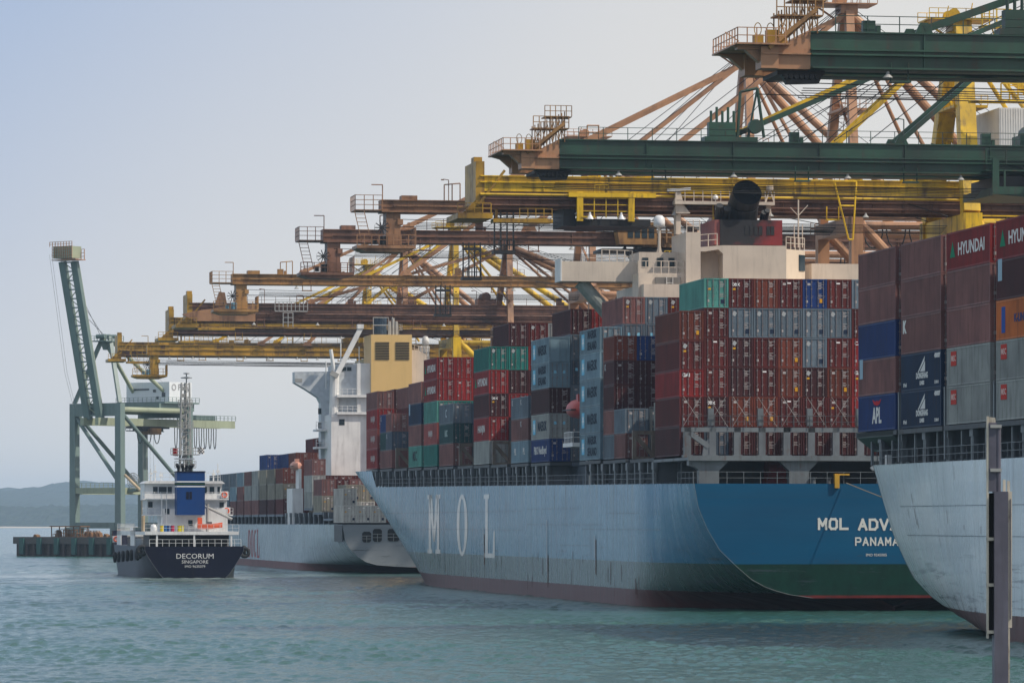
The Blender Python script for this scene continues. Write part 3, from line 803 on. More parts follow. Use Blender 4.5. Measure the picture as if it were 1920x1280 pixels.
while a < 240:
    if not 62 < a < 80:
        for sx in (-1, 1):
            zz = BL.zd+BL.sheer*a-.05
            for me_, da in ((wm, 0), (tm, 3.4)):
                bb = BL.b(a+da, zz)-.25
                link('stanchion', me_, blue, Matrix.Translation((sx*bb, a+da, zz)) @ Matrix.Diagonal((-sx, 1, 1, 1)))
    a += 6.95
for a0, a1 in ((19.6, 120), (120, 226)):
    g = MB()
    n_ = 12
    for k in range(n_):
        y0, y1 = a0+(a1-a0)*k/n_, a0+(a1-a0)*(k+1)/n_
        z0, z1 = BL.zd+BL.sheer*y0, BL.zd+BL.sheer*y1
        g.rail((-BL.b(y0, z0)+.12, y0, z0), (-BL.b(y1, z1)+.12, y1, z1), 1.1, 2.2, .035)
    g.build('deck_railing', M['deckgrey'], blue)
# lashing bridges between the bays and the raking frames that carry the missing outboard stacks
for i, a in enumerate(bays[1:]):
    if a in (81.3,): continue
    g = MB(); y = a-1.0
    for k in range(15):
        x = -17.4+k*2.48; g.box(x-.12, x+.12, y-.35, y+.35, cz(a), cz(a)+5.3)
    g.box(-17.5, 17.5, y-.4, y+.4, cz(a)+2.6, cz(a)+2.75); g.box(-17.5, 17.5, y-.4, y+.4, cz(a)+5.3, cz(a)+5.42)
    g.build('lashing_bridge', M['deckdark'], blue)
frm = MB(); frm.box(-1.18, -.80, -.25, .25, 0, 2.95); frm.box(.85, 1.2, -.25, .25, 0, 2.95); frm.box(-.8, .85, -.22, .22, 2.55, 2.93)
frm.bar((-.9, 0, 2.5), (1.0, 0, .35), .4, .42); frm.box(-.8, .85, -.2, .2, 0, .25)
fm = frm.mesh('pedestal_frame', paint('worn_frame_paint', (.19, .155, .12), .55, .6, .3, .5))
for a in (20.4, 110.9, 137.7, 196.8):
    link('pedestal_frame', fm, blue, Matrix.Translation((-18.72, a+11.4, cz(a))))

BX = [-18.73+2.497*k for k in range(16)]
gb = 'containers stacked on the blue ship'
def bay_name(i): return ['sternmost bay of blue ship', "second bay from blue ship's stern", "third bay from blue ship's stern", 'bay just behind cream wheelhouse', 'bay just ahead of cream wheelhouse'][i] if i < 5 else f"{ORD[i-4]} bay ahead of cream wheelhouse"
K = dict
T, Yl, Yr = ['tex'], ['yel'], ['yelr']
# sternmost bay, colours bottom to top
s1 = [
 [('dkm', H9), ('maroon', H9), ('brown', H8), ('dkm', H9), ('brown', H9)],
 [('slate', H9), ('dkm', H9, K(deco=['tex', 'yel'])), ('maroon', H9), ('maroon', H9, K(deco=['red'])), ('maroon', H9), ('sea', H9, K(deco=['yel', 'box']))],
 [('dkm', H9), ('rust', H9, K(deco=['yelr'])), ('dkm', H9), ('dkm', H9, K(deco=['yel', 'logo'])), ('grey', H9, K(deco=['logo', 'box'])), ('maroon', H9, K(deco=['tex', 'yel']))],
 [('dkm', H9), ('rust', H9, K(deco=['yelr'])), ('maroon', H9, K(deco=['red'])), ('maroon', H9), ('grey', H9, K(deco=['logo', 'box'])), ('rust', H9)],
 [('dkm', H9), ('maroon', H9, K(deco=['red'])), ('rust', H9, K(deco=['yelr'])), ('rust', H9, K(deco=['yelr'])), ('grey', H9, K(deco=['logo', 'box'])), ('maroon', H9, K(deco=['red']))],
 [('dkm', H9), ('maroon', H9), ('dkm', H9, K(deco=['yel', 'logo'])), ('grey', H9, K(deco=['logo', 'box'])), ('grey', H9, K(deco=['logo', 'box'])), ('blue', H9, K(deco=['yelr']))],
 [('dkm', H9), ('maroon', H9, K(deco=['yel'])), ('rust', H9, K(deco=['yelr'])), ('maroon', H9, K(deco=['red'])), ('grey', H9, K(deco=['logo', 'box'])), ('maroon', H9, K(deco=['red']))],
 [('dkm', H9), ('red', H9), ('bred', H9, K(deco=['CAI', 'yel'])), ('bred', H9, K(deco=['CAI'])), ('maroon', H9), ('grey', H9)],
 [('dkm', H9), ('maroon', H9), ('dkm', H9), ('maroon', H9), ('grey', H9), ('maroon', H9)]]
s1[0][2] = ('bred', H8, K(deco=['CAI'])); s1[0][1] = ('maroon', H9); s1[0][3] = ('maroon', H9, K(deco=['yel', 'logo'])); s1[0][4] = ('rust', H9, K(deco=['yelr']))
for k, st in enumerate(s1): place_stack(mb, BX[k], bays[0], cz(bays[0])+.05, st, '', gb, k, bay_name(0))
rc = random.Random(3)
def fill(n, cols=('maroon', 'dkm', 'rust', 'maroon', 'grey', 'dkm', 'slate', 'red', 'lgrey')): return [(rc.choice(cols), H9) for _ in range(n)]
def F20(c, kw=None): return (c, 6.13, kw or {})
def A20(c, kw=None): return (c, 0.0, kw or {})
# bay 2: outboard stack missing
for k in range(1, 4): place_stack(mb, BX[k], bays[1], cz(bays[1])+.05, fill(2), '', gb, k, bay_name(1))
# bay 3
d1 = K(doors=1)
place_stack(mb, BX[0], bays[2], cz(bays[2])+.05, [
    ('x', H8, K(two=[F20('grey'), A20('brown')])), ('x', H8, K(two=[F20('brown'), A20('grey')])),
    ('dkm', H8, K(L=6.058, dy=6.13)), ('dkm', H8, K(L=6.058, dy=6.13, side=s_small)), ('rust', H8, K(L=6.058, dy=6.13))], '', gb, 0, bay_name(2))
place_stack(mb, BX[1], bays[2], cz(bays[2])+.05, [('slate', H8), ('slate', H8), ('dkm', H8, K(L=6.058, dy=6.13)), ('dkm', H8, K(L=6.058, dy=6.13)), ('blue', H8, K(L=6.058, dy=6.13))], '', gb, 1, bay_name(2))
for k in (2, 3): place_stack(mb, BX[k], bays[2], cz(bays[2])+.05, fill(4), '', gb, k, bay_name(2))
# bay 4: pale blue boxes outboard
place_stack(mb, BX[0], bays[3], cz(bays[3])+.05, [('sky', H9, K(side=s_sealand)), ('sky', H9, K(side=s_maersk)), ('sky', H9, K(side=s_maersk)), ('sky', H9, K(side=s_maersk)), ('sky', H8, K(side=s_sealand))], '', gb, 0, bay_name(3))
place_stack(mb, BX[1], bays[3], cz(bays[3])+.05, [('maroon', H9), ('grey', H9), ('dkm', H9), ('grey', H9), ('grey', H9, K(reefer=True)), ('brown', H9, K(deco=['yel', 'logo']))], '', gb, 1, bay_name(3))
place_stack(mb, BX[2], bays[3], cz(bays[3])+.05, [('maroon', H9), ('grey', H9), ('dkm', H9), ('grey', H9), ('grey', H9, K(reefer=True)), ('grey', H9, K(deco=['logo']))], '', gb, 2, bay_name(3))
place_stack(mb, BX[3], bays[3], cz(bays[3])+.05, [('maroon', H9), ('grey', H9), ('dkm', H9), ('grey', H9), ('grey', H9, K(reefer=True)), ('maroon', H9, K(deco=['yel', 'logo']))], '', gb, 3, bay_name(3))
for k in (4, 5, 6): place_stack(mb, BX[k], bays[3], cz(bays[3])+.05, fill(5), '', gb, k, bay_name(3))
# bay 5, ahead of the house
place_stack(mb, BX[0], bays[4], cz(bays[4])+.05, [('blue', H8, K(side=s_hapag)), ('lgrey', H9, K(side=s_maersk, reefer=True)), ('dkm', H9), ('sky', H9, K(side=s_sealand, reefer=True)), ('sky', H9, K(side=s_maersk, doors=1))], '', gb, 0, bay_name(4))
place_stack(mb, BX[1], bays[4], cz(bays[4])+.05, [('grey', H9), ('grey', H9), ('grey', H9), ('slate', H9, K(reefer=True)), ('grey', H9), ('dkm', H9)], '', gb, 1, bay_name(4))
place_stack(mb, BX[2], bays[4], cz(bays[4])+.05, [('grey', H9), ('grey', H9), ('grey', H9), ('slate', H9), ('grey', H9), ('red', H9)], '', gb, 2, bay_name(4))
for k in (3, 4): place_stack(mb, BX[k], bays[4], cz(bays[4])+.05, fill(5), '', gb, k, bay_name(4))
# bay 6
place_stack(mb, BX[0], bays[5], cz(bays[5])+.05, [('x', H8, K(two=[F20('sky', K(side=s_text('PIL', 1.1, W_))), A20('sky', K(side=s_text('PIL', 1.1, W_)))])),
    ('x', H8, K(two=[F20('brown'), A20('brown', K(side=s_small))])), ('x', H8, K(two=[F20('grey', K(side=s_small)), A20('grey', K(side=s_small))]))], '', gb, 0, bay_name(5))
for k in (1, 2): place_stack(mb, BX[k], bays[5], cz(bays[5])+.05, fill(3), '', gb, k, bay_name(5))
# bay 7 empty outboard
for k in (2, 3): place_stack(mb, BX[k], bays[6], cz(bays[6])+.05, fill(3), '', gb, k, bay_name(6))
# bay 8
place_stack(mb, BX[0], bays[7], cz(bays[7])+.05, [('lgrey', H9), ('red', H9, K(side=s_hanjin)), ('dkm', H9, K(deco=['tex', 'yel'])), ('red', H9, K(side=s_hyundai)), ('teal', H9, K(deco=['logo']))], '', gb, 0, bay_name(7))
place_stack(mb, BX[1], bays[7], cz(bays[7])+.05, [('maroon', H9), ('dkm', H9), ('red', H9), ('dkm', H9), ('teal', H9, K(deco=['logo'])), ('dkm', H9)], '', gb, 1, bay_name(7))
place_stack(mb, BX[2], bays[7], cz(bays[7])+.05, [('maroon', H9), ('dkm', H9), ('red', H9), ('dkm', H9), ('bred', H9), ('maroon', H9, K(deco=['logo']))], '', gb, 2, bay_name(7))
place_stack(mb, BX[3], bays[7], cz(bays[7])+.05, fill(6), '', gb, 3, bay_name(7))
for k in (1, 2): place_stack(mb, BX[k], bays[8], cz(bays[8])+.05, fill(3), '', gb, k, bay_name(8))
# bay 10
place_stack(mb, BX[0], bays[9], cz(bays[9])+.05, [('brown', H9), ('dgreen', H8, K(side=s_text('UASC', 1.2, (.45, .55, .55), .8))), ('grey', H8, K(side=s_c))], '', gb, 0, bay_name(9))
for k in (1, 2): place_stack(mb, BX[k], bays[9], cz(bays[9])+.05, [('dkm', H9), ('navy', H8), ('slate', H8)], '', gb, k, bay_name(9))
# bay 11
place_stack(mb, BX[0], bays[10], cz(bays[10])+.05, [('teal', H9), ('pink', H9, K(side=s_hanjinp)), ('sea', H9), ('red', H9, K(side=s_hyundai)), ('red', H9, K(side=s_hyundai))], '', gb, 0, bay_name(10))
place_stack(mb, BX[1], bays[10], cz(bays[10])+.05, [('navy', H9), ('navy', H9), ('teal', H9), ('bred', H9), ('bred', H9)], '', gb, 1, bay_name(10))
place_stack(mb, BX[2], bays[10], cz(bays[10])+.05, [('navy', H9), ('navy', H9), ('teal', H9), ('red', H9), ('dkm', H9)], '', gb, 2, bay_name(10))
# bay 12
place_stack(mb, BX[0], bays[11], cz(bays[11])+.05, [('sea', H9, K(side=s_msc)), ('brown', H9), ('navy', H9, K(side=s_tiny)), ('brown', H9)], '', gb, 0, bay_name(11))
for k in (1, 2): place_stack(mb, BX[k], bays[11], cz(bays[11])+.05, fill(4), '', gb, k, bay_name(11))
place_stack(mb, BX[1], bays[12], cz(bays[12])+.05, fill(2), '', gb, 1, bay_name(12))
# bay 14
place_stack(mb, BX[0], bays[13], cz(bays[13])+.05, [('x', H8, K(two=[F20('brown'), A20('brown', K(doors=1))])), ('x', H8, K(two=[F20('dgreen'), A20('slate', K(side=s_small))])), ('x', H8, K(two=[F20('blue', K(side=s_small)), A20('brown')]))], '', gb, 0, bay_name(13))
place_stack(mb, BX[1], bays[13], cz(bays[13])+.05, [('dkm', H9), ('slate', H9), ('maroon', H9), ('brown', H9)], '', gb, 1, bay_name(13))
place_stack(mb, BX[2], bays[13], cz(bays[13])+.05, [('dkm', H9), ('slate', H9), ('maroon', H9), ('navy', H9)], '', gb, 2, bay_name(13))
# bay 15
place_stack(mb, BX[0], bays[14], cz(bays[14])+.05, [('red', H9, K(side=s_hb)), ('pink', H9, K(side=s_hb)), ('red', H9, K(side=s_hb)), ('brown', H8, K(side=None))], '', gb, 0, bay_name(14))
place_stack(mb, BX[1], bays[14], cz(bays[14])+.05, [('red', H9), ('dkm', H9), ('maroon', H9), ('dkm', H9)], '', gb, 1, bay_name(14))

# stern structure: portal columns, platform, frames
g = MB(); g.box(-20.2, 20.2, .9, 19.0, 14.72, 15.0); g.box(-20.45, 20.45, .6, .95, 14.66, 15.16)
g.build('stern_platform', M['deckgrey'], blue)
col = MB(); col.prism([(-1.0, 0), (1.0, 0), (1.0, 1.3), (2.1, 2.35), (-2.1, 2.35), (-1.0, 1.3)], 'y', -.5, .5); cm_ = col.mesh('portal_column', M['deckgrey'])
for x in (-18.3, -9.3, 0, 9.3, 18.3): link('portal_column', cm_, blue, Matrix.Translation((x, 1.55, 12.4)))
g = MB(); g.prism([(-20.3, 14.7), (-20.3, 14.2), (-18.5, 13.6), (-18.5, 14.7)], 'y', 1.1, 2.1); g.build('bracket', M['deckgrey'], blue)
g = MB(); g.box(-19.5, 19.5, 8.5, 8.8, 12.4, 14.7); g.build('deckhouse_wall', M['deckdark'], blue)
for x, r in ((-11.5, 1.1), (5.0, 1.0)):
    g = MB(); g.tube((x, 6, 13.6), (x+1.8, 6, 13.6), r, 16); g.box(x-.2, x+2, 5.2, 6.8, 12.35, 12.9); g.build('mooring_winch', M['redfun'], blue)
fr = MB(); fr.box(-.34, .34, -.25, .25, 0, 2.95); fr.box(-.5, .5, -.3, .3, 0, .25); frb = fr.mesh('lashing_post', M['deckgrey'])
tall = MB(); tall.box(-.28, .28, -.2, .2, 0, 1.75); tlm = tall.mesh('lashing_post', M['deckgrey'])
rod = MB()
for k in range(9):
    x = -19.6 + 2.497*k
    link('lashing_post', frb, blue, Matrix.Translation((x+.15, 5.9, 15.05)))
    if k % 2 == 1: link('lashing_post', tlm, blue, Matrix.Translation((x, 5.9, 18.15)))
g = MB(); g.box(-20, 20, 5.65, 6.15, 17.55, 18.0); g.build('lashing_beam', M['deckgrey'], blue)
g = MB(); g.bar((-19.3, 5.9, 17.5), (-17.3, 5.9, 16.1), .5, .5); g.prism([(-18.0, 15.05), (-17.1, 15.05), (-17.1, 17.2), (-17.4, 16.8), (-17.8, 16.4)], 'y', 5.7, 6.1); g.build('raking_brace', M['deckgrey'], blue)
g = MB(); g.rail((-20, 5.5, 18.0), (20, 5.5, 18.0), 1.15, 1.6, .04); g.rail((-20, 5.5, 18.0), (20, 5.5, 18.0), 1.15, 1.6, .04)
g.build('walkway_railing', M['deckgrey'], blue)
for k in range(8):       # lashing rods crossed in front of the doors
    x = -18.73+2.497*k
    g = MB(); g.tube((x-1.0, 6.7, 18.1), (x+.9, 6.95, 21.1), .016, 4); g.tube((x+1.0, 6.6, 18.1), (x-.9, 6.95, 21.1), .016, 4)
    g.build('lashing_rod', M['galv'], blue)
g = MB(); g.rail((-20, .35, 12.42), (20, .35, 12.42), 1.15, 1.7, .035); g.rail((-20, .5, 12.42), (-20, 8, 12.42), 1.15, 1.7, .035)
g.build('stern_railing', M['deckgrey'], blue)
bol = MB(); bol.tube((0, 0, 0), (0, 0, .55), .22, 10); bol.tube((0, 0, .55), (0, 0, .65), .34, 10); bm_ = bol.mesh('bollard', M['deckgrey'])
for x in (-7.9, -6.4, .9, 3.6, 5.2, 8): link('bollard', bm_, blue, Matrix.Translation((x, .9, 12.4)))
ven = MB(); ven.path([(0, 0, 0), (0, 0, 1.2), (-.25, 0, 1.6), (-.7, 0, 1.75), (-1.0, 0, 1.45)], .24, 8); ven.build('vent_cowl', M['white'], blue, mtx=Matrix.Translation((-1.0, 1.2, 12.4)))
yl = MB(); yl.box(-.75, .75, -.2, .2, .9, 1.05); yl.box(-.75, -.3, -.4, .1, -.35, .95); ym = yl.mesh('fairlead', paint('yellow_fitting', (.55, .30, .02), .5, .3))
for x in (-5.3, 5.6): link('fairlead', ym, blue, Matrix.Translation((x, .05, 12.35)))
g = MB()
p0, p1 = Vector((-4.9, -.3, 12.5)), Vector((13.0, -24, 8.0))
pts = [p0.lerp(p1, k/14) - Vector((0, 0, 1.6*math.sin(math.pi*k/14))) for k in range(15)]
g.path(pts, .05, 5)
tag(g.build('mooring_line', M['rope'], None, mtx=mb), 'slack tan mooring line leading off the blue transom from a yellow fairlead', 'rope')

# cream superstructure
def hs(px, Y=497.0): return (px-1405)*Y/F
cr = M['cream']
g = MB(); g.box(-12.5, 12.5, 63, 79, 12.4, zh(533, 497)); g.build('accommodation_block', cr, blue)
g = MB(); g.box(hs(1350), hs(1472), 64.0, 78, zh(533, 497), zh(458, 497)); g.box(hs(1307), hs(1350), 66.5, 78, zh(533, 497), zh(466, 497)); g.build('engine_casing', cr, blue)
g = MB(); g.prism([(hs(1307), zh(462, 497)), (hs(1350), zh(458, 497)), (hs(1350), zh(474, 497)), (hs(1341), zh(466, 497)), (hs(1316), zh(470, 497)), (hs(1307), zh(470, 497))], 'y', 64.0, 66.5); g.build('casing_canopy', cr, blue)
g = MB(); g.box(hs(1279), hs(1307), 64.0, 72, zh(533, 497), zh(434, 497)); g.build('lift_tower', cr, blue)
g = MB(); g.prism([(hs(1472), 64.0), (hs(1518), 66.5), (hs(1518), 78), (hs(1472), 78)], 'z', zh(533, 497), zh(464, 497)); g.build('casing_side_block', paint('sunlit_cream_paint', (.70, .58, .46), .5, .05, .05, .15), blue)  # same cream, with sunlight on the angled face put into the colour
g = MB(); g.box(-.55, .55, -.05, .05, -.9, .9); dm = g.mesh('porthole_door', M['glass'])
link('side_door', dm, blue, Matrix.Translation((hs(1510), 66.0, zh(488, 497))) @ Matrix.Rotation(R(42), 4, 'Z'))
# bridge wings
zt_, zb_ = zh(496, 508), zh(533, 508)
g = MB(); g.prism([(-20.6, zt_), (-20.6, zb_), (-9.5, zb_), (-8.2, zb_-.8), (-8.2, zt_-1.2), (-11.5, zt_)], 'y', 69.5, 73.0); g.build('bridge_wing', cr, blue)
g = MB(); g.prism([(20.6, zt_), (20.6, zb_), (9.5, zb_), (8.2, zb_-.8), (8.2, zt_)], 'y', 69.5, 73.0); g.build('bridge_wing', cr, blue)
g = MB(); g.box(-20.75, -20.6, 69.4, 73.1, zb_, zt_+.3); g.build('wing_end_plate', M['white'], blue)
for sx in (-1, 1):
    g = MB(); g.tube((sx*18.2, 71, zb_), (sx*12.5, 71, zb_-6.5), .8, 14); g.build('wing_strut', paint('grey_green_strut', (.30, .33, .30), .5, .1), blue, smooth=False)
g = MB(); g.box(-12.8, -7.5, 64.5, 68, zh(560, 497), zh(511, 497)); g.build('wing_house', cr, blue)
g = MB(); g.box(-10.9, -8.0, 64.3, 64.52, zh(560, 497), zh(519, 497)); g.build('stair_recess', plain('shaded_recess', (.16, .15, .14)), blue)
g = MB(); g.ladder((-9.3, 64.2, zh(560, 497)), (-9.3, 64.2, zh(519, 497)), .7, .06, (1, 0, 0)); g.build('ladder', M['white'], blue)
g = MB(); g.box(-12.0, -7.5, 68.2, 74, zh(511, 497), zh(468, 497)); g.build('wheelhouse', cr, blue)
for x in (-11.3, -9.6, -8.3):
    g = MB(); g.box(-.35, .35, -.04, .04, -.5, .5); g.build('window', M['glass'], blue, mtx=Matrix.Translation((x, 68.16, zh(487, 497))))
for p0, p1 in (((-12.8, 64.6, zh(511, 497)), (-7.6, 64.6, zh(511, 497))), ((hs(1307), 64.6, zh(461, 497)), (hs(1341), 64.6, zh(458, 497))), ((hs(1474), 64.6, zh(463, 497)), (hs(1518), 66.8, zh(463, 497))), ((hs(1281), 64.2, zh(434, 497)), (hs(1306), 64.2, zh(434, 497))), ((-16, 69.6, zt_), (-12.5, 69.6, zt_-.1))):
    g = MB(); g.rail(p0, p1, 1.35, .9, .06); g.build('railing', cr, blue)
# funnel
zf0, zf1 = zh(458, 500), zh(411, 500)
g = MB(); g.box(hs(1342), hs(1352), 66.2, 74, zf0, zf1); g.build('funnel_edge', paint('dusty_red_paint', (.34, .10, .09), .5, .2), blue)
def sooty():
    t = NT('sooty_red_funnel'); v = t.node('ShaderNodeTexCoord').outputs['Object']
    n = t.noise(t.mapping(v, (.35, .35, .35), (4.1, 0, 2.2)), 1.0, 5, .6)
    sp = t.node('ShaderNodeSeparateXYZ'); t.link(v, sp.inputs[0])
    f = t.ramp(t.math('SUBTRACT', t.math('ADD', t.math('MULTIPLY', sp.outputs[0], .10), t.math('MULTIPLY', n, 1.1)), t.math('MULTIPLY', t.math('SUBTRACT', sp.outputs[2], 41.0), .12)), .55, .85)
    t.link(t.mix(f, (.010, .009, .012, 1), (.20, .014, .016, 1)), t.p.inputs['Base Color']); t.p.inputs['Roughness'].default_value = .6; return t.m
g = MB(); g.box(hs(1352), hs(1472), 66, 74, zf0, zf1); g.build('funnel', sooty(), blue)
for k, px in enumerate((1403, 1412, 1421, 1430, 1445, 1453)):
    g = MB(); g.box(-.2, .2, -.05, 0, -.5, .5); g.build('louvre', M['black'], blue, mtx=Matrix.Translation((hs(px), 66, zh(431, 500))))
g = MB(); g.tube((0, 3.6, 0), (0, 2.0, 2.4), 1.75, 24); g.build('funnel_pipe', M['black'], blue, mtx=Matrix.Translation((hs(1402), 65.5, zf1-.6)), smooth=False)
g = MB(); a0 = Vector((0, 2.6, 2.6)); d0 = Vector((0, -1.0, .42)).normalized()
ph_ = Matrix.Translation((hs(1403), 65.5, zf1-.55))
g.tube(a0-Vector((0, -.9, .9)), a0+d0*2.6, 1.68, 28, caps=False, r1=1.66); pipe_ = g.build('exhaust_uptake', M['black'], blue, mtx=ph_)
g = MB(); g.tube(a0+d0*.4, a0+d0*.45, 1.62, 28); g.build('pipe_mouth', M['dark'], pipe_)
g = MB(); g.tube(a0+d0*2.55, a0+d0*.5, 1.60, 28, caps=False); g.build('pipe_lining', M['dark'], pipe_)
for px, r_, h_ in ((1352, .42, 1.6), (1366, .42, 1.3), (1444, .3, 1.1), (1437, .3, .9)):
    g = MB(); g.tube((0, 1, -.2), (0, .4, h_*.5), r_, 12); g.tube((0, .4, h_*.5), (0, -.3, h_), r_, 12); g.build('exhaust_uptake', M['black'], blue, mtx=Matrix.Translation((hs(px), 66.5, zf1)))
# radar gantry
zp = zh(385, 506)
g = MB(); g.box(hs(1279), hs(1473), 70, 73, zp, zp+.35); g.prism([(hs(1296), zp), (hs(1310), zp-1.0), (hs(1282), zp-1.0), (hs(1282), zp)], 'y', 70.4, 72.6); g.build('gantry_platform', cr, blue)
for px, zb in ((1288, zh(434, 500)), (1464, zh(430, 500))):
    g = MB(); g.box(hs(px)-.28, hs(px)+.28, 70.8, 72, zb, zp); g.build('gantry_leg', cr, blue)
g = MB(); g.rail((hs(1281), 70.1, zp+.35), (hs(1472), 70.1, zp+.35), 1.2, 1.0, .05); g.build('gantry_railing', cr, blue)
g = MB(); g.prism([(-.5, 0), (.5, 0), (.22, 1.1), (-.22, 1.1)], 'y', -.4, .4); g.build('radar_pedestal', cr, blue, mtx=Matrix.Translation((hs(1288), 71, zp+.35)))
g = MB(); g.box(-1.35, 1.35, -.2, .2, -.16, .16); g.build('radar_scanner', M['white'], blue, mtx=Matrix.Translation((hs(1288), 70.6, zp+1.65)) @ Matrix.Rotation(R(-5), 4, 'Y'))
g = MB(); g.bar((-.5, 0, 0), (0, 0, 1.6), .14); g.bar((.5, 0, 0), (0, 0, 1.6), .14); g.tube((0, 0, 1.4), (0, 0, 1.9), .42, 10); g.build('radar_tripod', cr, blue, mtx=Matrix.Translation((hs(1467), 71, zp+.35)))
for px, py, r_ in ((1445, 361, .22), (1361, 371, .34)):
    g = MB(); g.lathe([(0, r_), (r_*.7, r_*.7), (r_, 0), (r_*.7, -r_*.6), (0, -r_*.7)], 12); g.tube((0, 0, -1.4), (0, 0, 0), .05, 5); g.build('small_dome', M['dome'], blue, mtx=Matrix.Translation((hs(px), 71, zh(py, 506))))
g = MB(); g.tube((0, 0, 0), (0, 0, 5.4), .09, 6); g.tube((0, 0, 3.6), (1.1, 0, 4.8), .05, 5); g.tube((0, 0, 3.6), (-.9, 0, 4.5), .05, 5); g.build('whip_antenna', cr, blue, mtx=Matrix.Translation((hs(1511), 68, zh(460, 500))))
for dx in (-8, 8): g = MB(); g.tube((0, 0, 0), (0, 0, 2.6), .06, 5); g.build('whip_antenna', cr, blue, mtx=Matrix.Translation((hs(1511+dx), 68, zh(460, 500))))
g = MB(); g.tube((0, 0, 0), (0, 0, 3.4), .16, 8); g.bar((-.5, 0, -.6), (0, 0, 1.8), .1); g.bar((.5, 0, -.6), (0, 0, 1.8), .1); g.build('dome_mast', cr, blue, mtx=Matrix.Translation((hs(1243), 68.5, zh(482, 501))))
g = MB(); g.lathe([(0, 1.15), (.35, 1.08), (.62, .8), (.66, .3), (.64, -.1), (.3, -.25), (0, -.25)], 18); g.build('satellite_dome', M['dome'], blue, smooth=True, mtx=Matrix.Translation((hs(1243), 68.5, zh(421, 501))))
g = MB(); g.rail((hs(1100), 70, zt_), (hs(1210), 70, zt_-.4), .5, 3, .04, 1); g.build('wing_railing', cr, blue)
# port side boat deck ahead of the pale blue boxes
g = MB(); g.box(-20.3, -15.5, 64.5, 70.5, zh(838, 500), zh(838, 500)+.45); g.build('boat_deck', M['white'], blue)
g = MB(); g.rail((-20.2, 64.6, zh(838, 500)+.45), (-16, 64.6, zh(838, 500)+.45), 1.2, .8, .05); g.rail((-20.2, 64.6, zh(838, 500)+.45), (-20.2, 70, zh(838, 500)+.45), 1.2, .9, .05); g.build('railing', M['white'], blue)
g = MB()
for x in (-18.6, -17.9): g.box(x-.1, x+.1, 64.8, 65.0, 12.6, zh(838, 500))
g.build('boat_deck_post', M['white'], blue)
g = MB(); g.box(-17.6, -15.2, 65.5, 69, 12.6, zh(838, 500)); g.build('boat_deck_house', plain('pale_grey_panel', (.36, .34, .30)), blue)
g = MB(); g.path([(-16.5, 64.3, zh(838, 500)), (-16.2, 64.3, zh(790, 500)), (-17.2, 64.3, zh(752, 500)), (-19, 64.3, zh(742, 500))], .16, 6); g.path([(-16.5, 70.3, zh(838, 500)), (-16.2, 70.3, zh(790, 500)), (-17.2, 70.3, zh(752, 500)), (-19, 70.3, zh(742, 500))], .16, 6); g.build('davit', M['deckgrey'], blue)
def lifeboat(mtx, mat, label, s=1.0, cat='lifeboat', name='lifeboat'):
    o = thing(name, label, cat, mtx)
    pr = MB(); n = 12; rows = []
    vs = []
    for i in range(11):
        u = i/10; y = (u-.5)*6.4*s; w_ = 1.25*s*(1-abs(2*u-1)**2.6)**.5 + .02
        for k in range(n):
            a_ = 2*math.pi*k/n; vs.append((w_*math.cos(a_), y, 1.15*s*(1-.35*abs(2*u-1)**2)*math.sin(a_)*(.8 if math.sin(a_) < 0 else 1.0)))
    fs = [(i*n+k, (i+1)*n+k, (i+1)*n+(k+1) % n, i*n+(k+1) % n) for i in range(10) for k in range(n)]
    pr.add(vs, fs); pr.build('boat_hull', mat, o, True)
    c = MB(); c.box(-.5*s, .5*s, -2.3*s, -1.2*s, .8*s, 1.6*s); c.build('conning_hatch', mat, o)
    c = MB(); c.box(-1.3*s, 1.3*s, -2.6*s, 2.6*s, -.1*s, .02*s); c.build('fender_strake', M['black'], o)
    return o
lifeboat(mb @ Matrix.Translation((-19.0, 67.6, zh(768, 500))), M['lifered'], 'red enclosed lifeboat hanging at the side beside the pale blue container stack', 1.05)
# ------------------------------------------------------------------ the pale ship in the right foreground (stern away from us)
s0R = 368.2
mR = frame(quay(s0R, 20.0), ALPHA + math.pi)
GR = Hull(20.0, 290, 13.3, [(0, 13.5), (.8, 10.7), (1.7, 7.8), (2.6, 5.8), (3.4, 4.2), (4.8, 2.7), (6.6, 1.4), (9, .6), (13, .2), (40, -1.6)], Ls=42, p=1.7, water=(190, 275, 1.7), deck=(45, 2.2))
pale = thing('container_ship', 'pale grey-blue container ship at right edge with scuffed side and dark red bottom', 'ship', mR)
def pale_hull():
    m = hull_mat('pale_hull_paint', [(1.9, (.11, .035, .030))], (.70, .76, .77), .20, .20, rust=.6, spec=.5, run=.35)
    nt = m.node_tree; P = nt.nodes['Principled BSDF']; src = P.inputs['Base Color'].links[0].from_socket
    t = NT.__new__(NT); t.m, t.n, t.l, t.p = m, nt.nodes, nt.links, P
    v = t.node('ShaderNodeTexCoord').outputs['Object']; sp = t.node('ShaderNodeSeparateXYZ'); t.link(v, sp.inputs[0])
    sc = t.noise(t.mapping(v, (.1, .06, 1.3), (3, 0, 1)), 1.0, 6, .75)
    band = t.math('MULTIPLY', t.ramp(sp.outputs[2], 1.9, 2.6), t.ramp(sp.outputs[2], 6.2, 4.6))
    f = t.math('MULTIPLY', t.math('MULTIPLY', t.ramp(sc, .53, .59), band), .55)
    t.link(t.mix(f, src, (.05, .075, .11, 1)), P.inputs['Base Color'])
    return m
mat_r = pale_hull()
GR.build(mat_r, pale, M['deckdark'], mat_r)
def gr_strip(name, a0, a1, z0, z1, mat, n=6):
    vs = [(a0+(a1-a0)*i/n, z) for i in range(n+1) for z in (z0, z1)]
    return GR.on_side(vs, [(2*i, 2*i+2, 2*i+3, 2*i+1) for i in range(n)], name, pale, (1, 1, 1), side=1, off=.03, mat=mat)
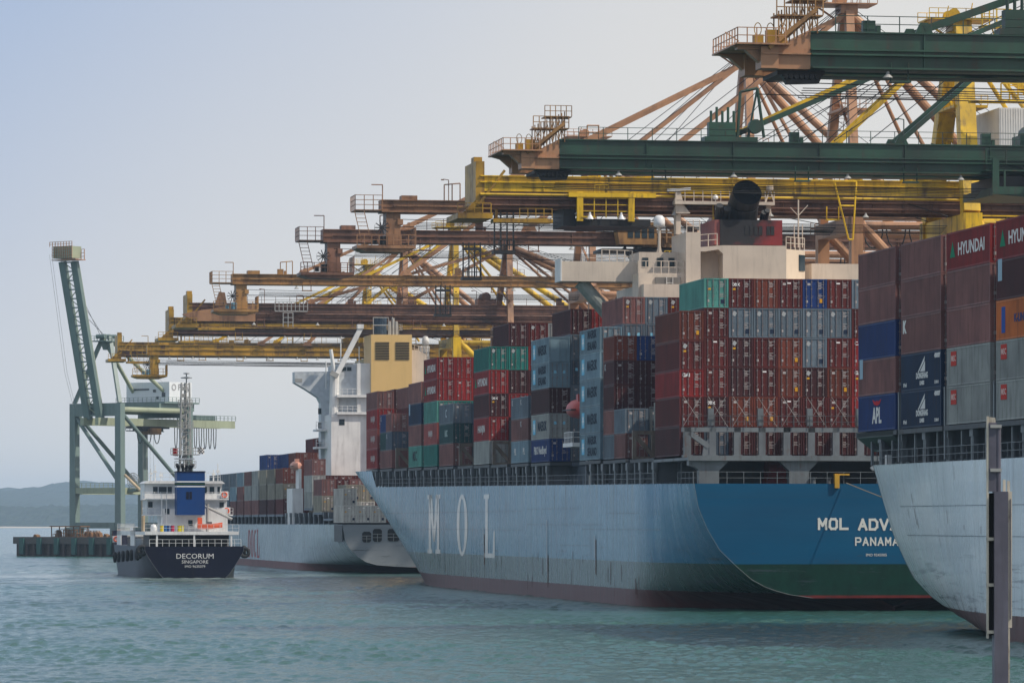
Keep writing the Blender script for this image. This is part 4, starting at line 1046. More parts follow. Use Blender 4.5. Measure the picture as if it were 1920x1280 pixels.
for z in (9.9, 7.6): gr_strip('weld_seam', 6, 90, z, z+.05, M['seam'], 24)
rs_ = random.Random(17)
for k in range(34):
    a = 8+rs_.random()*55; z = rs_.choice((rs_.uniform(1.8, 3.4), rs_.uniform(8, 13.0))); gr_strip('rust_streak', a, a+rs_.uniform(.04, .16), z-rs_.uniform(.3, 1.6), z, M['rustrun'], 1)

mRf = frame(quay(s0R, 20.0), ALPHA)          # same place, y pointing away from the camera, for things seen from astern of each box
def rl(s): return s - s0R                    # ship-forward metres in that frame (negative towards us)
cR = 16.07
yR = [depth_ / CA - s0R for depth_ in (356.0, 342.2, 328.5, 314.8, 301.0)]
coam = MB(); coam.box(-16.6, 16.6, -150, -3, 13.2, cR-.5); o = coam.build('hatch_coaming', M['steelblue'], pale, mtx=Matrix.Rotation(math.pi, 4, 'Z'))
RZ = Matrix.Rotation(math.pi, 4, 'Z')
gr = 'containers stacked on the pale ship'
rb = ['farthest bay of pale ship at right', 'second farthest bay of pale ship', 'third farthest bay of pale ship', 'fourth farthest bay of pale ship', 'nearest bay of pale ship']
mid = lambda cols: [(c, H9) for c in cols]
RS = [
 [('navy', H9, K(side=s_apl)), ('brown', H9, K(side=s_tiny)), ('blue', H9), ('brown', H9), ('brown', H9)],
 [('navy', H9, K(side=s_sail)), ('navy', H9, K(side=s_sail)), ('brown', H9, K(side=s_kmark)), ('brown', H9), ('brown', H9)],
 [('lgrey', H9, K(side=s_redmk)), ('lgrey', H9, K(side=s_redmk)), ('brown', H9), ('brown', H9), ('red', H9, K(side=s_hyundai))],
 [('lgrey', H9, K(side=s_redmk)), ('lgrey', H9, K(side=s_redmk)), ('orange', H9, K(side=s_orange)), ('dkm', H9, K(side=s_tiny)), ('red', H9, K(side=s_hyundai))],
 [('maroon', H9), ('brown', H9), ('blue', H9), ('brown', H9), ('maroon', H9)]]
RS[0][0] = ('blue', H9, K(side=s_apl))
for i, y in enumerate(yR):
    place_stack(mRf, BX[0], y, cR+.02, RS[i], '', gr, 0, rb[i])
    for k in (1, 2):
        place_stack(mRf, BX[k], y, cR+.02, [(c, H9) for c in (['red', 'maroon', 'grey', 'dkm', 'bred'] if k == 1 else ['dkm', 'maroon', 'slate', 'rust', 'maroon'])], '', gr, k, rb[i])
    # pedestals, stanchions and beams under each bay
    g = MB(); g.box(-20, -17.4, y-.6, y+12.8, cR-.42, cR-.05); g.build('outboard_beam', M['deckdark'], pale, mtx=RZ)
    for dy in (-.9, 5.9):
        link('stanchion', wm, pale, RZ @ Matrix.Translation((-19.5, y+dy, 13.3)) @ Matrix.Diagonal((1, 1, 1.2, 1)))
        link('stanchion', tm, pale, RZ @ Matrix.Translation((-19.5, y+dy+3.4, 13.3)) @ Matrix.Diagonal((1, 1, 1.2, 1)))
    g = MB(); g.box(-19.9, -19.6, y-.95, y-.65, cR-2.6, cR+2.9); g.box(-19.9, -17.2, y-1.0, y-.6, cR+2.75, cR+2.95); g.build('lashing_post', M['deckgrey'], pale, mtx=RZ)
    for zz in (.9, 1.9):
        g = MB(); g.box(-16.72, -16.6, y+1.2, y+3.2, 13.5, 15.2); g.box(-16.72, -16.6, y+8, y+10, 13.5, 15.2)
    g.build('coaming_door', M['deckgrey'], pale, mtx=RZ)
g = MB(); g.prism([(-20, cR-.05), (-20, cR-.5), (-18.6, cR-1.6), (-8, cR-1.6), (-8, cR-.05)], 'y', rl(356/CA)+.5, rl(356/CA)+12.4); g.build('overhang_platform', plain('dark_green_deck_steel', (.03, .05, .045)), pale, mtx=RZ)
g = MB(); g.rail((-19.85, -70, 13.3), (-19.85, -1, 13.3), 1.15, 1.6, .035); g.rail((-19.85, -1, 13.3), (-12, -1, 13.3), 1.15, 1.6, .035); g.build('deck_railing', M['deckgrey'], pale, mtx=RZ)
g = MB(); g.box(-.3, .3, -.3, .3, 0, .8); g.build('vent_box', M['white'], pale, mtx=RZ @ Matrix.Translation((-19.2, -2.4, 13.3)))

# ------------------------------------------------------------------ the grey-green ship ahead of the blue one
s0W = 765.2
tW = 7.7
mW = frame(quay(s0W, tW+16.0), ALPHA)
WH = Hull(16.0, 290, 8.35, [(0, 9.5), (.0, 8.3), (.4, 5.74), (1.05, 4.45), (2.55, 2.9), (4.07, 1.95), (6.25, 1.35), (12.7, 1.05), (20, .7), (24, 0), (40, -1.6)], Ls=60, p=1.6, fc=(262, 4, 2.2), water=(190, 278, 1.8), deck=(45, 2.2))
ws = thing('container_ship', 'grey container ship with yellow funnel moored beyond the blue ship, seen over its bow', 'ship', mW)
mat_w = hull_mat('grey_teal_hull_paint', [(1.35, (.16, .04, .035))], (.36, .43, .44), .24, .20, rust=.12, spec=.5)
mat_wt = hull_mat('grey_transom_paint', [(1.15, (.20, .04, .03))], (.23, .25, .27), .5, .04, rust=.03, plates=False, spec=.2)
WH.build(mat_w, ws, M['deckdark'], mat_wt)
Yw = depth(s0W, tW+16); cw = 960 + F*quay(s0W, tW+16).x/Yw
def wx(px): return (px-cw)*Yw/F
for l, r, t_, b_ in ((678, 694.7, 996, 1016), (698, 715, 991, 1015), (726, 748, 991, 1014), (760, 778, 991, 1014)):
    x0, x1, z0, z1 = wx(l), wx(r), zh(b_, Yw), zh(t_, Yw); c = .28
    P = [(x0+c, z0), (x1-c, z0), (x1, z0+c), (x1, z1-c), (x1-c, z1), (x0+c, z1), (x0, z1-c), (x0, z0+c)]
    g = MB(); g.prism(P, 'y', -.10, -.02); f_ = g.build('mooring_opening', M['dark'], ws)
    g = MB()
    for q in (.33, .6): g.bar((x0, -.14, z0+(z1-z0)*q), (x1, -.14, z0+(z1-z0)*q), .07)
    g.bar(((x0+x1)/2, -.14, z0), ((x0+x1)/2, -.14, z0+(z1-z0)*.62), .07); g.build('opening_rail', M['galv'], f_)
# side opening by the stern: a proud panel with the shade painted in
a0_, a1_ = a_px(642, tW, s0W), a_px(627, tW, s0W)
g = MB(); g.box(-16.06, -15.9, a0_, a1_, zh(1015, 760), 8.3); g.build('side_recess', plain('recess_shade', (.05, .06, .07)), ws)
for k, ch in enumerate('OOCL'):      # tall foreshortened pink letters
    aL = a_px(465+5.6*k, tW, s0W); aR = a_px(465+5.6*k+4.6, tW, s0W); Yl_ = depth(s0W+(aL+aR)/2, tW)
    g2 = {'O': 'O', 'L': 'L', 'C': 'O'}[ch]
    if ch == 'C': SLAB['C'] = [q_ for i, q_ in enumerate(ring()) if 3 < i < 25] ; g2 = 'C'
    hull_letter(WH, ws, g2, aL, aR, zh(1045, Yl_), zh(992, Yl_), (.40, .12, .13))
cw0 = zh(981, depth(s0W+1, tW))
coaming(WH, ws, 30, 258, 13.0, lambda a: 9.9, M['steelblue'])
for k in range(33):
    aa = 20+7.2*k
    if WH.b(aa, 8) > 10: link('stanchion', wm, ws, Matrix.Translation((-WH.b(aa, 8)+.3, aa, 8.3)) @ Matrix.Diagonal((1, 1.2, .95, 1)))
gw = 'containers stacked on the grey ship'
Yb = [756, 770, 784, 798, None, None, 843, 857, 871, 885, 899, 913, 927, 941, 955, 970]
WX = [-14.78+2.497*k for k in range(8)]
wcols = ('buff', 'lgrey', 'grey', 'buff', 'maroon', 'brown', 'lgrey', 'white', 'maroon')
rw = random.Random(21)
WD = {  # tiers bottom up per stack
 0: [['white', 'white'], ['white'], ['white'], ['white'], ['white'], ['white', 'white']],
 1: [[], ['lgrey', 'buff'], ['white', 'buff'], ['buff', 'lgrey'], ['lgrey', 'white'], ['lgrey', 'buff']],
 2: [['buff', 'brown'], ['grey', 'maroon'], ['grey', 'brown'], ['lgrey', 'maroon'], ['lgrey', 'rust']],
 3: [['lgrey', 'lgrey', 'brown'], ['buff', 'maroon'], ['buff', 'rust'], ['lgrey', 'maroon'], ['buff', 'maroon'], ['buff', 'rust']],
 6: [['maroon', 'buff', 'rust'], ['maroon', 'rust', 'rust', 'rust'], ['buff', 'maroon', 'rust', 'rust'], ['buff', 'lgrey', 'rust', 'maroon', 'maroon']],
 7: [['dkm', 'buff', 'buff'], ['grey', 'buff', 'rust', 'blue'], ['buff', 'maroon', 'rust', 'rust'], ['maroon', 'buff', 'sea', 'brown', 'maroon']],
 8: [['dkm', 'buff', 'buff', 'blue'], ['maroon', 'buff', 'buff', 'blue']],
 9: [['brown', 'lgrey', 'lgrey'], ['maroon', 'buff', 'buff', 'rust'], ['buff', 'grey', 'grey', 'blue']],
 10: [['brown', 'lgrey', 'brown'], ['maroon', 'buff', 'brown']],
 11: [['brown', 'brown', 'sky'], ['grey', 'lgrey', 'buff']],
 12: [['brown', 'sky', 'grey'], ['grey', 'lgrey', 'buff']],
 13: [['grey', 'grey', 'grey'], ['grey', 'lgrey', 'buff']],
 14: [['grey', 'sky', 'grey'], ['grey', 'lgrey', 'buff']],
 15: [['grey', 'slate', 'grey'], ['grey', 'lgrey', 'buff']]}
for bi, Y_ in enumerate(Yb):
    if Y_ is None or bi not in WD: continue
    a = Y_/CA - (tW*SA)/CA - s0W
    base = 8.65 if bi < 1 else 10.25
    if bi == 3: base = 11.3
    if bi == 2: base = 10.5
    if bi == 1: base = 9.4
    for k in range(max(len(WD[bi]), 3)):
        cols = WD[bi][k] if k < len(WD[bi]) else [rw.choice(wcols) for _ in range(len(WD[bi][-1]))]
        dec = [('white', ['red', 'yel', 'box'])]
        tiers = [(c, H9, K(deco=(['red', 'yel', 'box'] if c in ('white', 'buff') and bi < 8 else None), doors=(2 if bi < 4 or 5 < bi < 9 else 1))) for c in cols]
        place_stack(mW, WX[k], a, base, tiers, '', gw, k, f"{ORD[bi if bi < 4 else bi-2]} bay of grey ship")
    if bi:
        g = MB(); g.box(-16, 16, a-.2, a+12.4, base-.4, base-.04); g.build('hatch_cover', M['steelblue'], ws)

# its white superstructure and yellow funnel
YH = 813.0; aH = YH/CA - 24*SA/CA - s0W
def wh(px): return (px-727)*YH/F
wt = M['white']
g = MB(); g.box(wh(614), wh(845), aH, aH+16, 8.3, zh(777, YH)); g.build('accommodation_block', wt, ws)
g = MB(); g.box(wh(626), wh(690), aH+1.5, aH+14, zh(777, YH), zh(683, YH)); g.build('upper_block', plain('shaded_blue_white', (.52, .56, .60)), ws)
g = MB(); g.box(wh(663), wh(690), aH-.02, aH+8, zh(777, YH), zh(681, YH)); g.build('stair_tower', wt, ws)
for py in (745, 777):
    g = MB(); g.box(wh(624), wh(688), aH-.6, aH+1.6, zh(py, YH), zh(py, YH)+.45); g.build('deck_slab', wt, ws)
    g = MB(); g.rail((wh(624), aH-.5, zh(py, YH)+.45), (wh(664), aH-.5, zh(py, YH)+.45), 1.1, .9, .05); g.build('deck_railing', wt, ws)
g = MB(); g.box(wh(634)-.5, wh(634)+.5, aH-.05, aH, zh(797, YH), zh(790, YH)+.4); g.build('window', M['glass'], ws)
for px in (640, 650):
    g = MB(); g.box(wh(px)-.4, wh(px)+.4, aH+1.4, aH+1.5, zh(695, YH), zh(690, YH)+.2); g.build('window', M['glass'], ws)
def ws2(px, Y): return (px-960)*Y/F
yw_ = aH+10
P = [(wh(547)+.0, zh(700, 829)), (wh(547), zh(720, 829)), (wh(570), zh(733, 829)), (wh(592), zh(747, 829)), (wh(597), zh(757, 829)), (wh(597), zh(880, 829)), (wh(614), zh(880, 829)), (wh(614), zh(699, 829))]
P = [(x+1.0, z) for x, z in P]
g = MB(); g.prism(P, 'y', yw_, yw_+3.5); g.build('bridge_wing', plain('blue_white_wing', (.55, .59, .63), .45), ws)  # bluer and darker than the white of the block
for py, x0 in ((807, 583), (840, 583)):
    g = MB(); g.box(wh(x0)+1, wh(614)+1, yw_-4, yw_+1, zh(py, YH), zh(py, YH)+.35); g.build('boat_platform', wt, ws)
    g = MB(); g.rail((wh(x0)+1, yw_-4, zh(py, YH)+.35), (wh(612)+1, yw_-4, zh(py, YH)+.35), 1.3, .8, .06); g.build('deck_railing', wt, ws)
for py in (795, 832, 768):
    g = MB(); g.box(wh(605)-.3, wh(605)+.3, yw_-.05, yw_-.01, zh(py, YH)-.6, zh(py, YH)+.5); g.build('window', M['glass'], ws)
g = MB(); g.box(wh(548)+1, wh(556)+1.5, yw_-.05, yw_-.01, zh(714, YH), zh(707, YH)); g.build('name_board', M['galv'], ws)
YF = YH-1.5
g = MB(); g.box(wh(688), wh(765), aH-1, aH+9, 20, zh(627, YF)); g.build('funnel', M['ochre'], ws)
for l, r in ((696, 722), (734, 760)):
    for k in range(11):
        z = zh(642+31*k/10.0, YF)
        g = MB(); g.box(wh(l), wh(r), -.12, .0, -.075, .075)
        link('louvre', _cm.setdefault('louv', g.mesh('louvre', M['dark'])) if l == 696 else _cm.setdefault('louv2', g.mesh('louvre', M['dark'])), ws, Matrix.Translation((0, aH-1.0, z)))
g = MB(); g.tube((0, 0, 0), (0, 0, 2.6), 1.15, 18); g.tube((0, 0, 2.3), (0, 0, 3.3), 1.2, 18); g.build('exhaust_uptake', paint('blue_black_stack', (.03, .06, .10), .5, .1), ws, mtx=Matrix.Translation((wh(711), aH+3, zh(627, YF))))
g = MB(); g.path([(-1.5, 0, 0), (-1.5, 0, 3.2), (1.3, 0, 3.2), (1.3, 0, 0)], .07, 5); g.path([(-1.5, 0, 1.8), (1.3, 0, 1.8)], .07, 5); g.build('pipe_frame', M['galv'], ws, mtx=Matrix.Translation((wh(711), aH+1.6, zh(627, YF))))
for px, h in ((728, 2.6), (735, 3.2), (741, 2.6)):
    g = MB(); g.tube((0, 0, 0), (0, 0, h), .28, 8); g.build('exhaust_uptake', M['galv'], ws, mtx=Matrix.Translation((wh(px), aH+3, zh(627, YF))))
def lattice_mast(parent, mtx, h, w, mat, plats=(), n=8, name='signal_mast'):
    g = MB()
    for sx in (-1, 1):
        for sy in (-1, 1): g.bar((sx*w/2, sy*w/2, 0), (sx*w/3, sy*w/3, h), .17)
    for k in range(n):
        z0, z1 = h*k/n, h*(k+1)/n; f0, f1 = w/2-(w/6)*k/n, w/2-(w/6)*(k+1)/n
        for sy in (-1, 1): g.bar((-f0, sy*f0, z0), (f1, sy*f1, z1), .08); g.bar((f0, sy*f0, z0), (-f0, sy*f0, z0), .08)
        for sx in (-1, 1): g.bar((sx*f0, -f0, z0), (sx*f1, f1, z1), .08)
    g.tube((0, 0, 0), (0, 0, h), w*.13, 8)
    for k in range(int(h/1.1)): g.box(-w*.3+.2*(k % 3), -w*.05+.2*(k % 3), -w*.3, w*.1, 1.1*k+.3, 1.1*k+.75)
    m = g.build(name, mat, parent, mtx=mtx)
    for z, r in plats:
        p = MB(); p.box(-r, r, -r*.7, r*.7, z, z+.12); p.rail((-r, -r*.7, z+.1), (r, -r*.7, z+.1), 1.0, .8, .05); p.rail((-r, r*.7, z+.1), (r, r*.7, z+.1), 1.0, .8, .05)
        p.build('mast_platform', mat, m)
    return m
lattice_mast(ws, Matrix.Translation((wh(746), aH+9, zh(640, YH))), 6.2, 1.6, wt, ((2.4, 1.4), (4.6, 1.2)), 4)
for px, py in ((640, 645), (623, 660), (675, 652), (738, 596), (612, 680)):
    g = MB(); g.tube((0, 0, 0), (0, 0, 5.0), .12, 5); g.build('whip_antenna', wt, ws, mtx=Matrix.Translation((wh(px), aH+6, zh(py, YH)-4.6)))
g = MB(); g.bar((wh(624), aH+1, zh(706, YH)), (wh(672), aH+1, zh(613, YH)), .85, .85); g.tube((wh(620), aH+1, zh(780, YH)), (wh(622), aH+1, zh(700, YH)), .85, 12); g.box(wh(664), wh(676), aH+.4, aH+1.6, zh(616, YH), zh(608, YH)); g.build('deck_crane', wt, ws)
g = MB(); g.tube((wh(622), aH+1.5, zh(700, YH)), (wh(615), aH+1.5, zh(655, YH)), .35, 8); g.build('crane_post', wt, ws)
g = MB(); g.bar((wh(626), aH-.5, zh(706, YH)), (wh(612), aH-.5, zh(699, YH)), .9, .9); g.build('winch', M['galv'], ws)
# starboard part right of the funnel and radome tower
g = MB(); g.prism([(wh(765), 18), (wh(797), 18), (wh(797), zh(664, YH)), (wh(780), zh(655, YH)), (wh(765), zh(655, YH))], 'y', aH+1.5, aH+12); g.build('starboard_block', M['cream'], ws)
g = MB(); g.rail((wh(766), aH+1.5, zh(657, YH)), (wh(796), aH+1.5, zh(664, YH)), 1.3, .8, .05); g.build('deck_railing', M['cream'], ws)
lattice_mast(ws, Matrix.Translation((wh(808), aH+12, zh(680, YH))), 3.6, 1.8, wt, ((2.4, .9),), 3, 'dome_tower')
g = MB(); g.lathe([(0, 1.0), (.35, .9), (.6, .55), (.66, 0), (.66, -.7), (0, -.7)], 16); g.build('satellite_dome', M['dome'], ws, True, mtx=Matrix.Translation((wh(810.5), aH+12, zh(634, YH))))
# white tower with pink boat among the bays
yT = depth  # noqa
aT = 843/CA - tW*SA/CA - s0W - 12
g = MB(); g.box(-15.6, -13.6, aT, aT+9, 8.3, zh(915, 830)); g.box(-14.4, -13.9, aT, aT+5, zh(915, 830), zh(878, 830)); g.build('crane_pedestal', wt, ws)
lifeboat(mW @ Matrix.Translation((-14.6, aT+3, zh(873, 830))), plain('faded_pink_orange', (.62, .30, .22), .5), 'faded pink-orange lifeboat perched by the white pedestal on the grey ship', .85)

# ------------------------------------------------------------------ small bunker tanker
YD = 698.0
sD = YD/CA - (-22.6)*SA/CA
mD = frame(quay(sD, -22.6), ALPHA)
DH = Hull(7.75, 84, 4.93, [(0, 5.2), (0, 4.3), (.35, 3.6), (1.2, 2.2), (2.3, .6), (2.9, 0), (4, -1.6)], Ls=16, p=1.5, fc=(64, 6, 2.4), water=(52, 82, 1.8), deck=(22, 2.0))
tk = thing('bunker_tanker', 'small bunker tanker with navy stern, white deckhouse and blue funnel, seen from astern', 'ship', mD)
DH.build(M['navy'], tk, M['deckdark'], M['navy'])
DXO = [0.0]
def dx(px): return (px-362)*YD/F + DXO[0]
def dz(py): return zh(py, YD)
LW = (.62, .62, .62)
for body, py, sz, st in (('DECORUM', 1042.5, 9.4, 1.10), ('SINGAPORE', 1053, 6.0, 1.10), ('IMO 9635079', 1061.5, 4.6, 1.05)):
    letter(tk, body, face_aft(dx(363), -.06, dz(py)), sz*YD/F/.70, LW, st, .0)
wt2 = M['white']
g = MB(); g.box(dx(270), dx(447), 1.0, 20, dz(998)-.35, dz(996)); g.build('poop_deck', wt2, tk)
g = MB(); g.box(-6.4, 6.2, 7.5, 19, 4.9, dz(998)-.36); g.build('mooring_deck_wall', plain('dark_brown_wall', (.035, .025, .025)), tk)
for px in (293, 363, 433):
    g = MB(); g.box(dx(px)-.13, dx(px)+.13, 1.1, 1.35, 4.9, dz(998)-.3); g.build('deck_pillar', wt2, tk)
g = MB(); g.rail((dx(278), .2, 4.93), (dx(450), .2, 4.93), 1.1, 1.0, .04); g.build('stern_railing', wt2, tk)
g = MB(); g.rail((dx(270), 1.1, dz(996)), (dx(447), 1.1, dz(996)), 1.1, 1.0, .035); g.build('poop_railing', wt2, tk)
DXO[0] = 1.05      # parts farther forward stand to the left of the stern in the picture
g = MB(); g.box(dx(300), dx(423), 9, 19, dz(996), dz(953)); g.build('deckhouse', wt2, tk)
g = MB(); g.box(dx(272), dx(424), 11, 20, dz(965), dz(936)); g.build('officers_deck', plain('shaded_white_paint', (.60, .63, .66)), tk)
g = MB(); g.prism([(dx(268), dz(936)), (dx(268), dz(903)), (dx(417), dz(903)), (dx(411), dz(936))], 'y', 12, 20); g.build('wheelhouse', wt2, tk)
g = MB(); g.prism([(dx(265), dz(905)), (dx(272), dz(900)), (dx(415), dz(900)), (dx(421), dz(905))], 'y', 11.3, 20.6); g.build('wheelhouse_roof', wt2, tk)
for l, r in ((284, 293), (295, 310), (312, 320), (382, 387), (392, 401), (407, 412)):
    g = MB(); g.box(dx(l), dx(r), 11.93, 11.99, dz(923), dz(911)); g.build('window', M['glass'], tk)
for px, py in ((308, 958), (278, 945), (414, 946), (352, 980)):
    g = MB(); g.box(dx(px)-.35, dx(px)+.35, (8.93 if py > 950 else 10.93), (8.98 if py > 950 else 10.98), dz(py)-.45, dz(py)+.45); g.build('window', M['glass'], tk)
for py, l, r in ((936, 262, 330), (936, 384, 426), (966, 262, 332), (966, 384, 434)):
    g = MB(); g.box(dx(l), dx(r), 9.6, 11.5, dz(py), dz(py)+.18); g.rail((dx(l), 9.65, dz(py)+.18), (dx(r), 9.65, dz(py)+.18), 1.05, .9, .035); g.build('side_gallery', wt2, tk)
g = MB(); g.rail((dx(275), 11.6, dz(900)), (dx(412), 11.6, dz(900)), 1.3, 1.2, .04); g.build('roof_railing', wt2, tk)
# funnel with its white bands
DXO[0] = .6
g = MB(); g.box(dx(328), dx(381), 5.5, 9.5, dz(965), dz(883)); g.build('funnel', M['royal'], tk)
for py in (902, 911):
    g = MB(); g.box(dx(328)-.02, dx(381)+.02, 5.47, 9.5, dz(py)-.09, dz(py)+.09); g.build('funnel_band', M['flat'], tk).color = (.70, .70, .70, 1)
g = MB(); g.box(dx(328)-.02, dx(381)+.02, 5.475, 9.5, dz(908.3), dz(904.6)); g.build('funnel_band', M['flat'], tk).color = (.02, .05, .02, 1)
g = MB(); g.box(dx(328)-.1, dx(381)+.1, 5.4, 9.6, dz(884), dz(882)); g.build('funnel_cap', M['navy'], tk)
for k, px in enumerate((348, 354)):
    g = MB(); g.box(dx(px)-.2, dx(px)+.2, 5.45, 5.5, dz(935), dz(921)); g.build('louvre', M['navy'], tk)
for px in (333, 341, 348, 354, 357):
    g = MB(); g.tube((0, 0, 0), (0, 0, .7), .2, 8); g.tube((0, 0, .6), (.25*(px-345)/10, -.5, 1.15), .26, 8); g.build('exhaust_uptake', M['black'], tk, mtx=Matrix.Translation((dx(px), 7.5, dz(883))))
# masts
DXO[0] = 1.4
mt = lattice_mast(tk, Matrix.Translation((dx(345), 15, dz(900))), dz(712)-dz(900), 1.9, M['galv'], ((dz(850)-dz(900), 2.2), (dz(875)-dz(900), 1.6), (dz(800)-dz(900), 1.2), (dz(758)-dz(900), 1.1)), 14)
g = MB(); g.box(-1.6, 1.6, -.15, .15, 0, .25); g.tube((0, 0, -1.2), (0, 0, 0), .1, 6); g.build('radar_scanner', wt2, tk, mtx=Matrix.Translation((dx(342), 14, dz(859))))
g = MB(); g.tube((0, 0, -1.8), (0, 0, .6), .09, 6); g.lathe([(0, .25), (.9, .12), (.95, 0), (0, -.1)], 14); g.lathe([(0, .9), (.5, .8), (.55, .7), (0, .6)], 12); g.build('top_aerial', M['deckgrey'], tk, mtx=Matrix.Translation((dx(347), 15, dz(703))))
for px, h in ((285, 2.6), (277, 2.0), (405, 2.8), (296, 1.5), (397, 1.8)):
    g = MB(); g.tube((0, 0, 0), (0, 0, h), .07, 5); g.box(-.25, .25, -.2, .2, h*.5, h*.5+.35); g.build('whip_antenna', wt2, tk, mtx=Matrix.Translation((dx(px), 13, dz(900))))
# provision crane, ladders, drums, tank
DXO[0] = .6
g = MB(); g.tube((dx(383), 7.5, dz(948)), (dx(435), 7.5, dz(973)), .22, 8); g.tube((dx(388), 7.5, dz(996)), (dx(388), 7.5, dz(944)), .25, 8); g.build('provision_crane', M['galv'], tk)
for l in (301, 310):
    g = MB(); g.tube((dx(l), 7, dz(996)), (dx(l), 7, dz(925)), .07, 5); g.build('stay_post', wt2, tk)
g = MB(); g.ladder((dx(306), 8.7, dz(996)), (dx(306), 8.7, dz(960)), .6, .05, (1, 0, 0)); g.build('ladder', wt2, tk)
g = MB(); g.lathe([(0, 1.0), (.35, .9), (.5, .5), (.5, -.2), (0, -.2)], 14); g.build('gas_tank', M['dome'], tk, True, mtx=Matrix.Translation((dx(281), 2.5, dz(996)+.2)))
for px, c_, w_ in ((297, (.55, .42, .02), 'yellow'), (303.5, (.02, .10, .26), 'blue'), (310.5, (.02, .06, .20), 'dark blue'), (317, (.35, .02, .06), 'crimson'), (330, (.50, .42, .02), 'yellow lidded'), (334.5, (.46, .40, .05), 'dull yellow')):
    g = MB(); g.tube((0, 0, 0), (0, 0, .88), .29, 12); g.tube((0, 0, .86), (0, 0, .93), .31, 12)
    o = g.build('drum', M['flat'], None, mtx=mD @ Matrix.Translation((dx(px), 3, dz(996)))); o.color = (*c_, 1)
    tag(o, f'{w_} drum standing on the poop deck of the small tanker', 'drum')
# rescue boat
DXO[0] = .35
rbm = mD @ Matrix.Translation((dx(392), 4.2, dz(987)))
rbo = thing('rescue_boat', 'orange open rescue boat lying across the stern deck of the small tanker', 'boat', rbm)
vs = []
for i in range(11):
    u = i/10; x = (u-.5)*3.9; w_ = .75*(1-max(0, u*1.0-.35)**2*1.6); z_ = .0+.28*max(0, u-.5)**1.3*2
    for (yy, zz) in ((-w_, .45), (-w_*.9, .05), (-w_*.4, -.35), (w_*.4, -.35), (w_*.9, .05), (w_, .45), (0, .38)): vs.append((x, yy, zz+z_))
g = MB(); n_ = 7; g.add(vs, [(i*n_+k, (i+1)*n_+k, (i+1)*n_+(k+1) % n_, i*n_+(k+1) % n_) for i in range(10) for k in range(n_)] + [tuple(range(n_)), tuple(range(10*n_+n_-1, 10*n_-1, -1))])
g.build('boat_hull', M['orange'], rbo)
g = MB(); g.box(-1.95, -1.25, -.3, .3, .4, 1.45); g.build('engine_cover', M['orange'], rbo)
g = MB(); g.box(-.4, .3, -.3, .3, .45, .8); g.build('console', M['deckgrey'], rbo)
# life rings
ringm = MB()
def torus(R_, r_, n=16, m=6):
    g = MB(); vs = []
    for i in range(n):
        a = 2*math.pi*i/n
        for j in range(m):
            b = 2*math.pi*j/m; rr = R_+r_*math.cos(b); vs.append((rr*math.cos(a), r_*math.sin(b), rr*math.sin(a)))
    g.add(vs, [(i*m+j, ((i+1) % n)*m+j, ((i+1) % n)*m+(j+1) % m, i*m+(j+1) % m) for i in range(n) for j in range(m)]); return g
lrm = torus(.38, .11).mesh('life_ring', M['orange'], True)
for px, py, yy, w_ in ((421, 927, 11.6, 'life ring on the upper right rail of the tanker wheelhouse'), (425, 957, 9.4, 'life ring on the lower right gallery of the tanker'), (218, 1010, 60, 'life ring on the white rail near the tanker bow')):
    b_ = MB(); b_.box(-.62, .62, .1, .14, -.55, .55)
    Yq = YD+yy*CA; o = link('life_ring', lrm, None, mD @ Matrix.Translation(((px-960)*Yq/F - (mD @ Vector((0, yy, 0))).x, yy, zh(py, Yq))))
    tag(o, 'orange '+w_, 'life ring')
    b_.build('backboard', wt2, o)
# tyres along the side and quarters
tyre = torus(.48, .22, 16, 6).mesh('tyre_fender', M['rubber'], True)
ty = [(-7.9, 1.0, 4.3, 0), (-7.95, 3.4, 3.9, 90), (7.85, .6, 4.0, 0), (7.95, 2.5, 4.2, 90)] + [(-8.0, y_, 3.6-.15*k, 90) for k, y_ in enumerate((8, 20, 28, 37, 46, 54))]
wd = ['at the near left corner of the navy stern', 'just forward of the left stern corner', 'at the right corner of the navy stern', 'just forward of the right stern corner', 'first along the left side', 'second along the left side', 'third along the left side', 'fourth along the left side', 'fifth along the left side', 'sixth along the left side near the bow']
for (x, y_, z_, r_), w_ in zip(ty, wd):
    o = link('tyre_fender', tyre, None, mD @ Matrix.Translation((x-.25 if x < 0 else x+.1, y_, z_)) @ Matrix.Rotation(R(r_), 4, 'Z') @ Matrix.Diagonal((1.35, 1.35, 1.35, 1)))
    tag(o, f'black tyre fender {w_} of the small tanker', 'tyre fender', 'tyre fenders on the small tanker')
# forward: white bulwark with cut-outs, cargo rails
g = MB()
g.box(-7.6, -7.45, 22, 30, 4.9, 7.3); g.box(-7.6, -7.45, 50, 58, 4.9, 7.3); g.box(-7.6, -7.45, 22, 58, 6.6, 7.3); g.build('cargo_bulwark', wt2, tk)
g = MB(); g.rail((-7.5, 22, 7.3), (-7.5, 58, 7.3), 1.2, 2, .05); g.build('cargo_railing', wt2, tk)
g = MB(); g.box(-6, 6, 24, 56, 4.9, 6.0); g.build('cargo_trunk', M['steelblue'], tk)
for k, y_ in enumerate((30, 40, 50)):
    g = MB(); g.tube((-6.5, y_, 6.4), (6.5, y_, 6.4), .25, 8); g.build('cargo_pipe', M['galv'], tk)
g = MB(); g.tube((-5, 36, 6), (-5, 36, 14), .3, 8); g.tube((-5, 36, 13.5), (-7.5, 42, 16.5), .25, 8); g.build('hose_crane', paint('cream_orange_post', (.55, .42, .26), .5, .2), tk)
